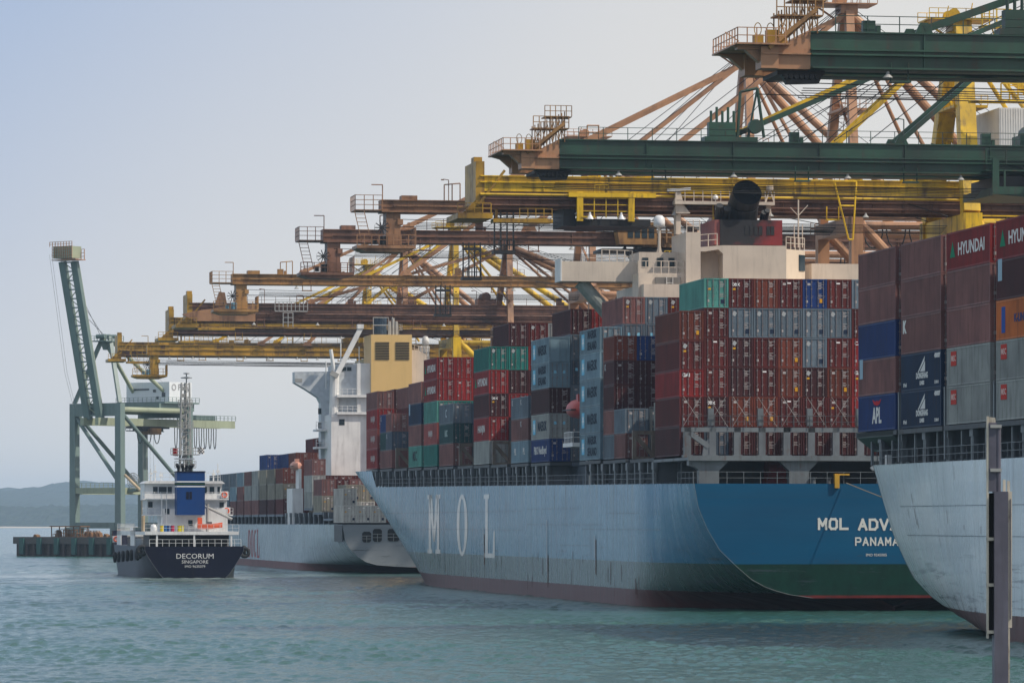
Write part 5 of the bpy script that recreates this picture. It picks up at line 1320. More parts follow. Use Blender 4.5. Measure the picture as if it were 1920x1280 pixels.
# flags on the mast
DXO[0] = 1.4
def flag(name, px, py, rgb2, label, w=1.2, h=1.0, chk=False):
    o = thing(name, label, 'flag', mD @ Matrix.Translation((dx(px), 15, dz(py))))
    nx, nz = (5, 4)
    A_, B_ = MB(), MB()
    P = lambda i, j: ((i/nx-.5)*w, .12*math.sin(i*1.3+j*.4), (j/nz-.5)*h-.1*i/nx)
    for i in range(nx):
        for j in range(nz):
            (A_ if (i+j) % 2 or not chk else B_).add([P(i, j), P(i+1, j), P(i+1, j+1), P(i, j+1)], [(0, 1, 2, 3)])
    A_.build('cloth', M['flat'], o).color = (*rgb2[0], 1)
    if chk: B_.build('cloth', M['flat'], o).color = (*rgb2[1], 1)
    return o
flag('signal_flag', 326, 844, [(.40, .03, .03)], 'red signal flag flying left of the tanker mast', .8, 1.2)
flag('signal_flag', 375, 841, [(.02, .02, .03), (.6, .6, .6)], 'black and white chequered flag flying right of the tanker mast', 1.1, 1.0, True)
# ------------------------------------------------------------------ quay cranes
TR = 46.0
def girder(x0, x1, y, z0, z1, w, mat, parent, flanges=(), name='boom_girder', gap=7.5, seg=None):
    """box girder with flange ledges and web stiffeners on both faces"""
    g = MB(); g.box(x0, x1, y-w/2, y+w/2, z0, z1)
    g.box(x0, x1, y-w/2-.22, y+w/2+.22, z1-.10, z1+.02)
    for zf, ext in flanges:
        g.box(x0, x1, y-w/2-ext, y+w/2+ext, zf-.07, zf+.07)
    n = int((x1-x0)/gap)
    for k in range(1, n):
        x = x0+(x1-x0)*k/n
        g.box(x-.06, x+.06, y-w/2-.14, y+w/2+.14, z0, z1-.12)
    return g.build(name, mat, parent)
def crane(label, px_tip, t_tip, kind, zb, zt, apex, m_boom, m_frame, m_tip=None, hw=9.0, stays=(-36, -20), stay_mat=None, trolley=None, house=False, seed=1, apx=1.0, cab_mat=None, group='ship-to-shore gantry cranes along the berth'):
    s = s_at(px_tip, t_tip)
    Mx = frame(quay(s, TR, 4.0), ALPHA)
    o = thing('gantry_crane', label, 'crane', Mx, group)
    Lr = TR - t_tip; zb -= 4; zt -= 4; ap = apex-4; rg = random.Random(seed)
    leg = 2.2 if house else 1.5
    # legs
    for sx, x in ((0, 0.0), (1, 27.0)):
        for sy in (-1, 1):
            g = MB(); g.prism([(x-leg/2, 1.6), (x+leg/2, 1.6), (x+leg/2, zb-.3), (x-leg/2, zb-.3)], 'y', sy*hw-.75, sy*hw+.75)
            g.build('leg', m_frame, o)
            g = MB(); g.box(x-1.4, x+1.4, sy*hw-3.4, sy*hw+3.4, .35, 1.58)
            for k in range(4): g.tube((x-.4, sy*hw-2.7+1.8*k, .35), (x+.4, sy*hw-2.7+1.8*k, .35), .34, 10)
            g.build('bogie', m_frame, o)
        g = MB(); g.box(x-.7, x+.7, -hw+.76, hw-.76, 3.2, 4.8); g.build('sill_beam', m_frame, o)
        g = MB(); g.box(x-.8, x+.8, -hw+.76, hw-.76, zb-2.2, zb-.35); g.build('cross_beam', m_frame, o)
    for sy in (-1, 1):
        g = MB(); g.box(.76, 26.24, sy*hw-.6, sy*hw+.6, 12.4, 14.0); g.build('portal_beam', m_frame, o)
        g = MB(); g.tube((.6, sy*hw, zb-1.2), (26.2, sy*hw, 15.0), .62, 12); g.build('brace_pipe', m_frame, o)
        g = MB(); g.tube((.8, sy*hw, zb-1.4), (26.2, sy*hw, zb-1.4), .5, 10); g.build('top_tie', m_frame, o)
        # A-frame
        g = MB(); g.bar((0, sy*(hw-.3), zb-.3), (apx, sy*1.35, ap), 1.8 if house else 1.15, 1.9 if house else 1.05, (1, 0, 0)); g.build('mast_leg', m_frame, o)
        g = MB(); g.tube((apx+.3, sy*1.3, ap-.3), (25.5, sy*(hw-1.0), zt+.6), .58, 12); g.build('backstay_pipe', m_frame, o)
        for k, xs in enumerate(stays):
            gg = MB(); gg.bar((apx-.6, sy*1.2, ap-.4), (xs, sy*2.2, zt+.5), .28, .52); gg.build('forestay', stay_mat or m_frame, o)
            pp = MB(); pp.prism([(xs-.8, zt), (xs+.8, zt), (xs+.3, zt+1.0), (xs-.3, zt+1.0)], 'y', sy*2.2-.12, sy*2.2+.12); pp.build('stay_lug', stay_mat or m_frame, o)
    g = MB(); g.box(apx-1.1, apx+1.1, -1.6, 1.6, ap-.2, ap+.9); g.build('apex_head', m_frame, o)
    g = MB(); g.box(apx-4.2, apx+3.4, -2.6, 2.6, ap+.9, ap+1.05); g.rail((apx-4.2, -2.6, ap+1.05), (apx+3.4, -2.6, ap+1.05), 1.1, 1.1, .05); g.rail((apx-4.2, 2.6, ap+1.05), (apx+3.4, 2.6, ap+1.05), 1.1, 1.1, .05)
    g.bar((apx-4.1, 0, ap+.9), (apx-.6, 0, ap-1.4), .22)
    g.build('apex_platform', m_frame, o)
    g = MB()
    for y in (-1, 1): g.tube((apx-.9, y*1.2-.12, ap+1.6), (apx-.9, y*1.2+.12, ap+1.6), .7, 14)
    g.bar((apx+1.5, 1, ap+1), (apx+1.9, 1, ap+3.2), .1); g.bar((apx-1.8, -1, ap+1), (apx-1.5, -1, ap+2.6), .1)
    g.build('sheave', m_frame, o)
    g = MB(); g.ladder((.9, hw*.62, zt+1), (apx+.8, 2.0, ap-.5), .7, .08, (1, 0, 0)); g.box(.2, 2.0, hw*.4, hw*.62, (zt+ap)/2, (zt+ap)/2+.1); g.rail((.2, hw*.4, (zt+ap)/2), (2.0, hw*.4, (zt+ap)/2), 1.1, .8, .05); g.build('mast_ladder', m_frame, o)
    # boom and main girder
    x1 = 46.0
    tw = 0 if kind != 'mono' else 0
    if kind == 'green':
        fl = [(zb+1.55, .30), (zb+1.15, .55), (zb+.10, .75)]
        X = -Lr
        for y in (-2.9, 2.9):
            girder(X+6.0, x1, y, zb, zt, 1.5, m_boom, o, fl, gap=9)
            g = MB(); g.prism([(X+2.1, zb), (X+2.1, zb+1.75), (X+3.8, zb+1.85), (X+5.99, zt), (X+5.99, zb)], 'y', y-.75, y+.75)
            g.box(X+2.1, X+5.98, y-1.1, y+1.1, zb+1.1, zb+1.22); g.box(X+2.0, X+3.4, y-1.0, y+1.0, zb+.02, zb+1.7)
            g.prism([(X+2.0, zb+.5), (X+.9, zb+1.45), (X-.2, zb+1.75), (X+2.0, zb+1.75)], 'y', y-.4, y+.4); g.build('boom_nose', m_tip, o)
        zp0 = zb+1.78
        g = MB(); g.box(X-.1, X+4.2, -4.6, 4.6, zp0, zp0+.13); g.box(X+.2, X+2.6, -3.5, -2.6, zp0-.3, zp0+.02); g.build('tip_platform', m_tip, o)
        g = MB(); g.rail((X, -4.5, zp0+.1), (X+3.8, -4.5, zp0+.1), 1.2, .8, .05); g.rail((X, -4.5, zp0+.1), (X, 4.5, zp0+.1), 1.2, 1.0, .05); g.bar((X+.1, -4.5, zp0+.2), (X-1.0, -4.5, zp0+.9), .07); g.bar((X+.1, -4.5, zp0+.1), (X-1.2, -4.5, zp0-.3), .07)
        g.build('tip_railing', m_tip, o)
        for k, (w_, h_) in enumerate(((.7, .7), (.9, 1.1), (.6, .8))):
            g = MB(); g.box(X+1.5+1.0*k, X+1.5+w_+1.0*k, -3.9, -3.0, zp0+.13, zp0+.13+h_); g.path([(X+1.85+1.0*k+.28*math.cos(a_*.5), -3.4, zp0+1.3+.5*math.sin(a_*.5)) for a_ in range(0, 14)], .035, 4); g.build('tip_machinery', M['yellowrust'], o)
        g = MB()
        for k in range(6):
            x = X+3.4+.62*k; g.bar((x, -3.9, zp0+.1+.18*k), (x, -3.9, zp0+2.7+.28*k), .10); g.bar((x, -2.2, zp0+.1+.18*k), (x, -2.2, zp0+2.7+.28*k), .10)
            if k < 5: g.bar((x, -3.9, zp0+.5+.2*k), (x+.62, -3.9, zp0+2.4+.25*k), .09); g.bar((x+.62, -3.9, zp0+.5+.2*k), (x, -3.9, zp0+2.4+.25*k), .07)
        g.bar((X+2.6, -4.0, zp0-.2), (X+6.4, -4.0, zp0+2.9), .42, .30); g.bar((X+3.2, -2.1, zp0-.2), (X+6.8, -2.1, zp0+2.9), .30, .25)
        g.build('stair_tower', M['orangecr'], o)
        g = MB(); g.box(X+3.2, X+6.9, -4.1, -1.9, zp0+2.3, zp0+2.42); g.rail((X+3.2, -4.1, zp0+2.4), (X+6.9, -4.1, zp0+2.4), 1.2, .6, .055); g.box(X+4.4, X+7.2, -4.1, -1.9, zp0+3.5, zp0+3.6); g.rail((X+4.4, -4.1, zp0+3.6), (X+7.2, -4.1, zp0+3.6), 1.1, .6, .05); g.build('stair_landing', M['orangecr'], o)
        g = MB(); g.box(X+3.6, X+7.4, -2.6, 2.6, zb-.35, zb-.02); g.prism([(X+3.9, zb-.35), (X+7.2, zb-.35), (X+6.9, zb-1.0), (X+4.3, zb-1.1)], 'y', -2.7, -2.2)
        for k in range(7): g.tube((X+4.2+.42*k, -3.0, zb-.5), (X+4.2+.42*k, -2.72, zb-.5), .2, 8)
        g.build('rope_sheaves', M['black'], o)
    elif kind == 'yellow':
        zm = (zb+zt)/2; H_ = zt-zb
        fl = [(zb+H_*.80, .35), (zb+H_*.58, .18), (zb+H_*.42, .50), (zb+H_*.22, .22), (zb+.1, .55)]
        for y in (-3.2, 3.2):
            girder(-Lr, x1, y, zb+H_*.52, zt, 1.3, m_boom, o, [(zb+H_*.80, .30)], gap=7)
            girder(-Lr, x1, y, zb, zb+H_*.50, .7, M['brownred'], o, [(zb+H_*.36, .50), (zb+H_*.30, .46), (zb+H_*.10, .62)], 'lower_chord', 3.5)
            g = MB(); g.tube((-Lr, y-.85, zb+H_*.42), (x1, y-.85, zb+H_*.42), .16, 6); g.build('conduit_pipe', m_boom, o)
        g = MB(); g.box(-Lr-.5, -Lr+.5, -3.9, 3.9, zb+.6, zt+1.6); g.bar((-Lr-.3, -3.95, zb+.2), (-Lr+2.8, -3.95, zt+.6), .28); g.box(-Lr-.25, -Lr+.7, -1, 1, zt+1.6, zt+2.3); g.build('end_tie', M['yellowrust'], o)
        g = MB(); g.box(-Lr-2.6, -Lr+1.4, -4.2, 4.2, zb-1.2, zb-.6); g.rail((-Lr-2.6, -4.2, zb-.6), (-Lr+1.2, -4.2, zb-.6), 1.1, 1.0, .06); g.prism([(-Lr-2.0, zb-.6), (-Lr+.3, zb-.6), (-Lr+.3, zb+.8), (-Lr-.4, zb+1.0)], 'y', -3.8, -3.3); g.build('tip_platform', M['yellowrust'], o)
        g = MB(); g.prism([(-Lr+1.5, zb-1.6), (-Lr+8.3, zb-1.6), (-Lr+8.3, zb-1.2), (-Lr+7.5, zb-1.1), (-Lr+1.5, zb-1.2)], 'y', -4.0, -2.0); g.rail((-Lr+4.5, -4.0, zb-1.1), (-Lr+8.2, -4.0, zb-1.1), 1.1, .9, .05); g.bar((-Lr+2, -3, zb-1.2), (-Lr+2, -3, zb), .3); g.build('service_gondola', M['yellowrust'], o)
    else:
        H_ = zt-zb
        girder(-Lr+1.5, x1, 0, zb, zt, 2.6, m_boom, o, [(zb+H_*.48, .10), (zb+.12, .55)], gap=11)
        g = MB(); g.box(-Lr+3, x1, -1.5, -1.34, zb+H_*.50, zb+H_*.60); g.build('cable_tray', m_boom, o)
        x = -Lr+1.5
        g = MB(); g.box(x-3.4, x, -2.2, 2.2, zb+.2, zb+.32); g.rail((x-3.4, -2.2, zb+.32), (x, -2.2, zb+.32), 1.8, 1.0, .06, 3); g.rail((x-3.4, -2.2, zb+.32), (x-3.4, 2.2, zb+.32), 1.8, 1.2, .06, 3); g.build('tip_platform', m_boom, o)
        g = MB(); g.ladder((x-2.9, -2.2, zb+.2), (x-2.0, -2.2, zb-3.7), 1.2, .09, (1, 0, 0)); g.build('ladder', m_boom, o)
        g = MB(); g.box(x+.6, x+2.4, -1.5, 1.5, zb-4.0, zb); g.box(x+2.0, x+2.7, -1.7, 1.7, zb-1.5, zb-.8); g.build('sheave_post', m_boom, o)
        g = MB(); g.box(x-3.2, x+4.2, -2.4, 2.4, zb-4.5, zb-4.1); g.prism([(x-3.2, zb-4.5), (x-2.0, zb-4.9), (x+2.6, zb-4.95), (x+4.2, zb-4.5)], 'y', -2.2, 2.2); g.rail((x-3.2, -2.4, zb-4.1), (x+4.2, -2.4, zb-4.1), 1.3, .9, .07); g.rail((x+4.2, -2.4, zb-4.1), (x+4.2, 2.4, zb-4.1), 2.2, .9, .06); g.build('lower_platform', m_boom, o)
        g = MB(); g.tube((x+.0, -2.0, zb-1.9), (x+.0, -1.7, zb-1.9), .95, 16, caps=False); g.tube((x, -2.05, zb-1.9), (x, -1.6, zb-1.9), .28, 8)
        for k in range(5): a = k*math.pi/5; g.bar((x+.9*math.cos(a), -1.85, zb-1.9+.9*math.sin(a)), (x-.9*math.cos(a), -1.85, zb-1.9-.9*math.sin(a)), .12)
        g.build('rope_wheel', M['black'], o)
        g = MB(); g.tube((x+.2, -1.9, zb-4.1), (x+.2, -1.9, zb-3.0), .5, 10); g.tube((x-.9, -1.9, zb-4.0), (x-.9, -1.9, zb-3.3), .3, 8); g.build('motor', paint('pale_blue_motor', (.16, .33, .42), .4, .1) if seed % 2 else M['black'], o)
        g = MB(); g.box(x+2.6, x+4.6, -1, 1, zt+.02, zt+.6); g.path([(x+8, -1, zt), (x+8, -1, zt+2.0), (x+10, -1, zt+2.2), (x+10, -1, zt)], .08, 5); g.path([(x+9, -1, zt), (x+9, -1, zt+2.1)], .08, 5); g.path([(x+.2, -1, zt), (x+.2, -1, zt+1.9), (x-1.2, -1, zt+1.9)], .07, 5); g.build('boom_top_fitting', m_boom, o)
    # walkway rail along the boom
    yr = {'green': -3.7, 'yellow': -3.9, 'mono': -1.3}[kind]
    if kind != 'mono':
        g = MB(); g.rail((-Lr+8, yr, zt+.02), (40, yr, zt+.02), 1.25, 2.6, .045); g.build('boom_railing', m_boom, o)
    else:
        for xa in (-Lr+16, -8, 10):
            g = MB(); g.rail((xa, yr, zt+.02), (xa+7, yr, zt+.02), 1.6, 2.3, .05); g.build('boom_railing', m_boom, o)
    # hinge gear, hanging ladders, lamps
    for k in range(3):
        x = -Lr + Lr*(.24+.25*k) + rg.uniform(-2, 2)
        g = MB(); g.path([(x-.7, yr-.3, zb+.6), (x-.7, yr-.3, zb-.9), (x+.7, yr-.3, zb-.9), (x+.7, yr-.3, zb+.6)], .07, 4); g.box(x-.8, x+.8, yr-.9, yr, zb-1.0, zb-.85); g.build('hanging_step', m_boom, o)
    lampm = MB(); lampm.lathe([(.1, .5), (.14, .3), (.42, 0), (.40, -.02), (0, .0)], 12); lmm = lampm.mesh('floodlight', M['galv'])
    for k in range(4):
        link('floodlight', lmm, o, Matrix.Translation((-Lr*(.8-.2*k), yr-.35, zb-.6)))
    # ropes
    for y, za, xb in ((-1.5, zb-.8, -Lr+3), (1.5, zb-1.5, -Lr+3)):
        g = MB(); g.path([(xb + (38-xb)*k/10, y, za-.5*math.sin(math.pi*k/10)) for k in range(11)], .04, 4); g.build('hoist_rope', M['black'], o)
    for k in range(4):
        g = MB(); g.tube((apx-.5, -1.2+.8*k, ap+1), (-Lr*(.35+.06*k), -1.2+.8*k, zt+.5), .045, 4); g.build('boom_hoist_rope', M['black'], o)
    for sy in (-1, 1):
        g = MB(); g.tube((apx+.5, sy*1.0, ap+.6), (33, sy*3, zt+2), .04, 4); g.build('boom_hoist_rope', M['black'], o)
    # odds and ends along the girder: lamp posts, boxes, arched guards, hanging cable loops
    for k in range(9):
        x = -Lr+9 + (Lr+28)*(k+rg.random()*.7)/9; g = MB(); q = rg.random()
        yc = yr+.5 if kind != 'mono' else -.9
        if q < .3: g.bar((x, yc, zt), (x, yc, zt+2.6), .10); g.bar((x, yc, zt+2.6), (x-.7, yc, zt+2.7), .09); g.box(x-.95, x-.6, yc-.12, yc+.12, zt+2.55, zt+2.7); nm = 'lamp_post'
        elif q < .65: g.box(x-.5, x+.5, yc-.3, yc+.3, zt+.02, zt+.5+rg.random()); g.box(x+.6, x+.95, yc-.2, yc+.2, zt+.02, zt+.6); nm = 'junction_box'
        else: g.path([(x-.6, yc, zt), (x-.6, yc, zt+1.5), (x+.6, yc, zt+1.5), (x+.6, yc, zt)], .07, 4); g.path([(x-.6, yc, zt+.8), (x+.6, yc, zt+.8)], .06, 4); nm = 'arched_guard'
        g.build(nm, m_boom if q < .65 else (m_tip or m_frame), o)
    for k in range(11):
        x = 4+3.0*k; g = MB(); yy = yr-.6; w_ = 1.3
        g.path([(x+w_*math.sin(math.pi*(j/8-.5)), yy, zb-.4-3.4*math.sin(math.pi*j/8)**.7) for j in range(9)], .09, 4); g.build('festoon_cable', M['black'], o)
    g = MB(); g.box(2, 37, yr-.75, yr-.45, zb-.35, zb-.2); g.build('festoon_rail', m_boom, o)
    for x in (0.0, 27.0):
        g = MB(); g.ladder((x+.9, -hw-.2, 3), (x+.9, -hw-.2, zb-1), .7, .07, (0, 1, 0))
        for zz in (12, 22, 32): g.box(x+.6, x+2.2, -hw-.9, -hw+.9, zz, zz+.12); g.rail((x+2.2, -hw-.9, zz), (x+2.2, -hw+.9, zz), 1.1, .9, .05)
        g.build('leg_ladder', m_frame, o)
    for sy in (-1, 1):
        for k in range(3):
            z0, z1 = zt+.5+(ap-zt-3)*k/3, zt+.5+(ap-zt-3)*(k+1)/3; f0, f1 = 1-k/3*.85, 1-(k+1)/3*.85
            if sy < 0: g = MB(); g.bar((apx*(k/3), -(hw-.3)*f0, z0), (apx*((k+1)/3), (hw-.3)*f1, z1), .30); g.build('mast_brace', m_frame, o)
        g = MB(); g.tube((apx+.2, sy*1.1, ap-.2), (13.5, sy*5, zt+1), .26, 8); g.build('inner_backstay', m_frame, o)
        g = MB(); g.tube((-1.5, sy*hw*.5, zb-.4), (-15, sy*2.8, zt+.2), .05, 4); g.build('guy_rope', M['black'], o)
    g = MB(); g.box(apx-1.6, apx+2.4, -hw*.42, hw*.42, (zt+ap)/2-.4, (zt+ap)/2-.1); g.rail((apx-1.6, -hw*.42, (zt+ap)/2-.1), (apx+2.4, -hw*.42, (zt+ap)/2-.1), 1.1, .8, .05); g.build('mast_gallery', m_frame, o)
    for k in range(5):
        g = MB(); q = .2+.15*k; g.tube((-Lr*.9, -.8+.4*k, zb-1.2-.15*k), (30, -.8+.4*k, zb-1.6-.1*k), .035, 4); g.build('trolley_rope', M['black'], o)
    # landward boom hoist block
    g = MB(); g.box(-5, -1.5, -1.6, 1.6, zt+.02, zt+1.3); g.tube((-3.4, -1.8, zt+1.6), (-3.4, 1.8, zt+1.6), .9, 12); g.build('rope_drum', m_boom, o)
    if trolley is not None:
        x = trolley; cm2 = cab_mat or M['yellow']
        g = MB(); g.box(x-7, x+7, -4.6, 4.6, zb-1.5, zb-.75)
        for xx in (x-6, x-2, x+2, x+6): g.box(xx-.4, xx+.4, -4.5, -4.1, zb-1.0, zb+2.6); g.box(xx-.4, xx+.4, 4.1, 4.5, zb-1.0, zb+2.6)
        g.rail((x-7, -4.6, zb-.75), (x+7, -4.6, zb-.75), 1.2, 1.3, .06); g.build('trolley', cm2, o)
        g = MB(); g.box(x-2, x+2, -2, 2, zb-.7, zb-.1); g.tube((x-4, -2, zb-.5), (x-4, 2, zb-.5), .55, 10); g.tube((x+4, -2, zb-.5), (x+4, 2, zb-.5), .55, 10); g.build('trolley_machinery', M['black'], o)
    if house:
        zf = zt+1.7
        for xx in (5, 17):
            for yy in (-6, 6): g = MB(); g.box(xx-.3, xx+.3, yy-.3, yy+.3, zt-.1, zf); g.build('house_support', m_frame, o)
        g = MB(); g.box(4, 18, -6.5, 6.5, zf, zf+6.6); hm_ = g.build('machinery_house', M['white'], o)
        g = MB()
        for k in range(46): g.box(4.15+.3*k, 4.25+.3*k, -6.55, -6.5, zf+.1, zf+6.5)
        g.build('corrugation', M['white'], hm_)
        lg = MB()
        for k in range(14):
            a0, a1 = R(30+k*15), R(30+(k+1)*15); lg.add([(12.2+1.25*math.cos(a), -6.62, zf+3.2+1.25*math.sin(a)) for a in (a0, a1)] + [(12.2+.85*math.cos(a), -6.62, zf+3.2+.85*math.sin(a)) for a in (a1, a0)], [(0, 1, 2, 3)])
        lg.build('emblem', M['flat'], hm_).color = (.02, .10, .28, 1)
        lg = MB(); lg.add([(10.6, -6.62, zf+4.6), (12.2, -6.62, zf+5.5), (14.2, -6.62, zf+4.7), (14.0, -6.62, zf+4.1), (12.2, -6.62, zf+4.9), (10.9, -6.62, zf+4.1)], [(0, 1, 4, 5), (1, 2, 3, 4)]); lg.build('emblem', M['flat'], hm_).color = (.45, .03, .04, 1)
        for q in (0, .55): lg = MB(); lg.add([(9.6+q, -6.62, zf+2.6-q*.4), (9.9+q, -6.62, zf+2.9-q*.4), (11.2+q, -6.62, zf+1.3-q*.4), (10.9+q, -6.62, zf+1.0-q*.4)], [(0, 1, 2, 3)]); lg.build('emblem', M['flat'], hm_).color = (.02, .02, .03, 1)
    return o, Mx, zb, zt, Lr
def cab(o, x, y, z, mat, s=1.0):
    g = MB(); g.prism([(x-2.6*s, z), (x+2.4*s, z), (x+2.4*s, z+3.0*s), (x-2.2*s, z+3.0*s), (x-3.0*s, z+2.4*s)], 'y', y-1.4, y+1.4); c = g.build('operator_cab', mat, o)
    g = MB(); g.prism([(x-3.6*s, z+2.9*s), (x-2.3*s, z+3.5*s), (x-1.8*s, z+3.5*s), (x-2.2*s, z+3.02*s)], 'y', y-1.5, y+1.5); g.build('sun_visor', mat, c)
    for k in range(4):
        g = MB(); g.box(x-1.5*s+1.0*k, x-.8*s+1.0*k, y-1.46, y-1.41, z+.9, z+2.3); g.build('window', M['glass'], c)
    return c

g1 = crane('green-boomed crane with salmon tip, highest at the upper right corner', 1360, -14.5, 'green', zh(118, 343), zh(46, 343), 64, M['green'], M['green'], M['salmon'], stays=(-45, -30), stay_mat=M['green'], seed=1)
g2 = crane('green-boomed crane with salmon tip reaching out above the cream wheelhouse', 930, -14.5, 'green', zh(320, 459.6), zh(264, 459.6), 64.6, M['green'], M['green'], M['salmon'], stays=(-36.5, -18), stay_mat=M['green'], seed=2)
o2, M2, zb2, zt2, L2 = g2
# dark trolley with lamps near the right edge, under the green boom
def xa(px, Yc=452.): return (px-960)/F   # helper for reading positions along a boom
g = MB(); g.box(-10, 14, -6.2, -4.2, zb2+.2, zb2+.35); g.rail((-10, -6.2, zb2+.9), (14, -6.2, zb2+.9), 1.6, 2.2, .08); g.box(-9, 14, -6.4, 6.4, zb2-2.2, zb2-1.4); g.prism([(-9, zb2-2.2), (14, zb2-2.2), (14, zb2-4.4), (4, zb2-3.2)], 'y', -6.2, -5.6)
for x in (-8, -5.5, -3, -.5, 2, 4.5): g.box(x-.1, x+.1, -6.3, -6.1, zb2-1.4, zb2+.3)
for x in (-9, 0, 9): g.box(x-.35, x+.35, -6.5, -6.1, zb2-2.2, zb2+1.5)
g.build('trolley', M['green'], o2)
g = MB(); g.box(-8.4, 13, -5.4, 5.4, zb2-1.4, zb2-.2); g.build('trolley_machinery', M['black'], o2)
for x in (-5.5, 2.4):
    g = MB(); g.lathe([(.1, .8), (.18, .5), (.5, 0), (0, .05)], 14); g.build('floodlight', plain('bright_lamp_shade', (.8, .8, .8), .25, .6), o2, mtx=Matrix.Translation((x, -6.4, zb2-1.5)))
# hoist frame and cable tower standing on the green boom
for oo, zt_ in ((o2, zt2),) + ((g1[0], g1[3]),):
    xk = -L2*.61
    g = MB(); g.box(xk-2.4, xk+3.2, -3.9, -2.2, zt_+.02, zt_+.5)
    for k in range(5): g.tube((xk-1.6+.6*k, -3.2, zt_+.4), (xk-1.6+.6*k, -3.2, zt_+3.2+.4*(k % 2)), .14, 6)
    g.box(xk-1.9, xk+.9, -3.7, -2.6, zt_+.5, zt_+2.0)
    g.path([(xk+1.2, -3.2, zt_+.5), (xk+1.5, -3.2, zt_+5.2), (xk+3.3, -3.2, zt_+5.6), (xk+4.0, -3.2, zt_+.5)], .16, 6); g.path([(xk+3.3, -3.2, zt_+5.6), (xk+2.3, -3.2, zt_+.5)], .12, 5)
    g.tube((xk+3.0, -3.9, zt_+1.6), (xk+3.0, -3.1, zt_+1.6), .75, 14); g.build('hoist_frame', M['green'], oo)

y3 = crane('bright yellow crane with twin-girder boom running behind the black funnel pipe', 890, -9.6, 'yellow', zh(396, 507), zh(336, 507), 65.5, M['yellow'], M['yellow'], stays=(-36, -18), stay_mat=M['yellow'], house=True, seed=3, apx=1.0)
o3, M3, zb3, zt3, L3 = y3
g = MB()
for x in (-L3+11.3, -L3+17.2): g.box(x-.35, x+.35, -4.7, -4.2, zb3-1.4, zb3+1.9)
g.box(-L3+10, -L3+20, -4.75, -4.25, zb3+1.3, zb3+1.8); g.rail((-L3+11.6, -4.5, zb3-1.0), (-L3+17, -4.5, zb3-1.0), 2.2, 1.4, .07, 3); g.rail((-L3+13, -4.6, zb3+1.8), (-L3+14.6, -4.6, zb3+1.8), .9, .5, .05)
g.build('trolley', M['yellow'], o3)
g = MB(); g.box(-L3+9.6, -L3+11.0, -3.4, 3.4, zb3-1.9, zb3+.2); g.box(-L3+11.0, -L3+19.5, -4.1, 4.1, zb3-1.9, zb3-1.1); g.build('trolley_machinery', M['black'], o3)
for x in (-L3+12.4, -L3+16.0):
    g = MB(); g.lathe([(.1, .8), (.18, .5), (.5, 0), (0, .05)], 14); g.build('floodlight', plain('bright_lamp_shade', (.8, .8, .8), .25, .6), o3, mtx=Matrix.Translation((x, -4.75, zb3-1.2)))
g = MB(); g.path([(-15, -5, zt3-.2), (-13.3, -5, zb3-3.2), (-12.8, -5, zb3-3.2), (-12.4, -5, zt3-.2), (-18, -5, zt3-.2)], .11, 5); g.path([(-14.3, -5, zt3-3), (-12.5, -5, zt3-3)], .1, 5); g.build('hanging_frame', M['yellow'], o3)
g = MB(); g.ladder((3.0, -9.6, zt3+17), (5.5, -9.6, zt3+9), 1.5, .14, (1, 0, 0)); g.box(1.0, 4.4, -10, -8.4, zt3+17, zt3+17.3); g.box(3.2, 7.2, -10, -8.4, zt3+8.6, zt3+8.9); g.rail((1, -10, zt3+17.3), (4.4, -10, zt3+17.3), 1.8, .9, .09); g.rail((3.2, -10, zt3+8.9), (7.2, -10, zt3+8.9), 1.8, .9, .09); g.tube((-.3, -8.8, zt3+8.7), (4, -8.8, zt3+8.7), .2, 6); g.build('access_stair', M['yellow'], o3)

c4 = crane('brown single-girder crane whose boom tip shows just left of the bright yellow boom', 690, -14.5, 'mono', zh(403, 561), zh(379, 561), 73.5, M['brown'], M['salmon'], stays=(-47, -30), seed=4)
o4, M4, zb4, zt4, L4 = c4
c5 = crane('brown single-girder crane with the orange operator cab over the left wing', 583, -14.5, 'mono', zh(460, 621), zh(435, 621), 73.5, M['brownred'], M['salmon'], stays=(-47, -30), seed=6)
o5, M5, zb5, zt5, L5 = c5
# orange cab and spreader gear hanging from that boom, just left of the dome
Xc = -L5 + (1145-583)/(F/626.)*1.0 + 2.0
cab(o5, Xc+1.2, -3.2, zb5+.0, M['orangecr'], 1.05)
g = MB(); g.box(Xc+2, Xc+11, -3.6, 3.6, zb5-.3, zb5+1.6); g.rail((Xc+3.5, -3.9, zb5+.3), (Xc+7, -3.9, zb5+.3), 2.4, .9, .14, 3); g.build('trolley', M['orangecr'], o5)
g = MB(); g.bar((Xc-.8, -3.4, zb5-.4), (Xc+1.8, -3.4, zb5-3.6), .55); g.bar((Xc+.8, -3.4, zb5-.4), (Xc+3.2, -3.4, zb5-3.6), .55); g.box(Xc-3.8, Xc+10, -3.4, 3.4, zb5-.9, zb5-.5); g.box(Xc-1.4, Xc+2.0, -3.4, -2.8, zb5-3.3, zb5-2.6)
for k in range(6): g.box(Xc+3+k*1.3, Xc+3.7+k*1.3, -3.4, 3, zb5-2.2, zb5-1.1)
g.build('spreader_gear', M['black'], o5)
g = MB(); g.box(Xc+2.6, Xc+7.5, -3.8, -2, zb5-4.2, zb5-4.0); g.rail((Xc+2.6, -3.8, zb5-4.0), (Xc+7.5, -3.8, zb5-4.0), 1.4, .7, .09); g.rail((Xc+5, -3.8, zb5-3.0), (Xc+6.4, -3.8, zb5-3.0), 2.2, .7, .09, 3); g.build('cab_platform', M['yellow'], o5)
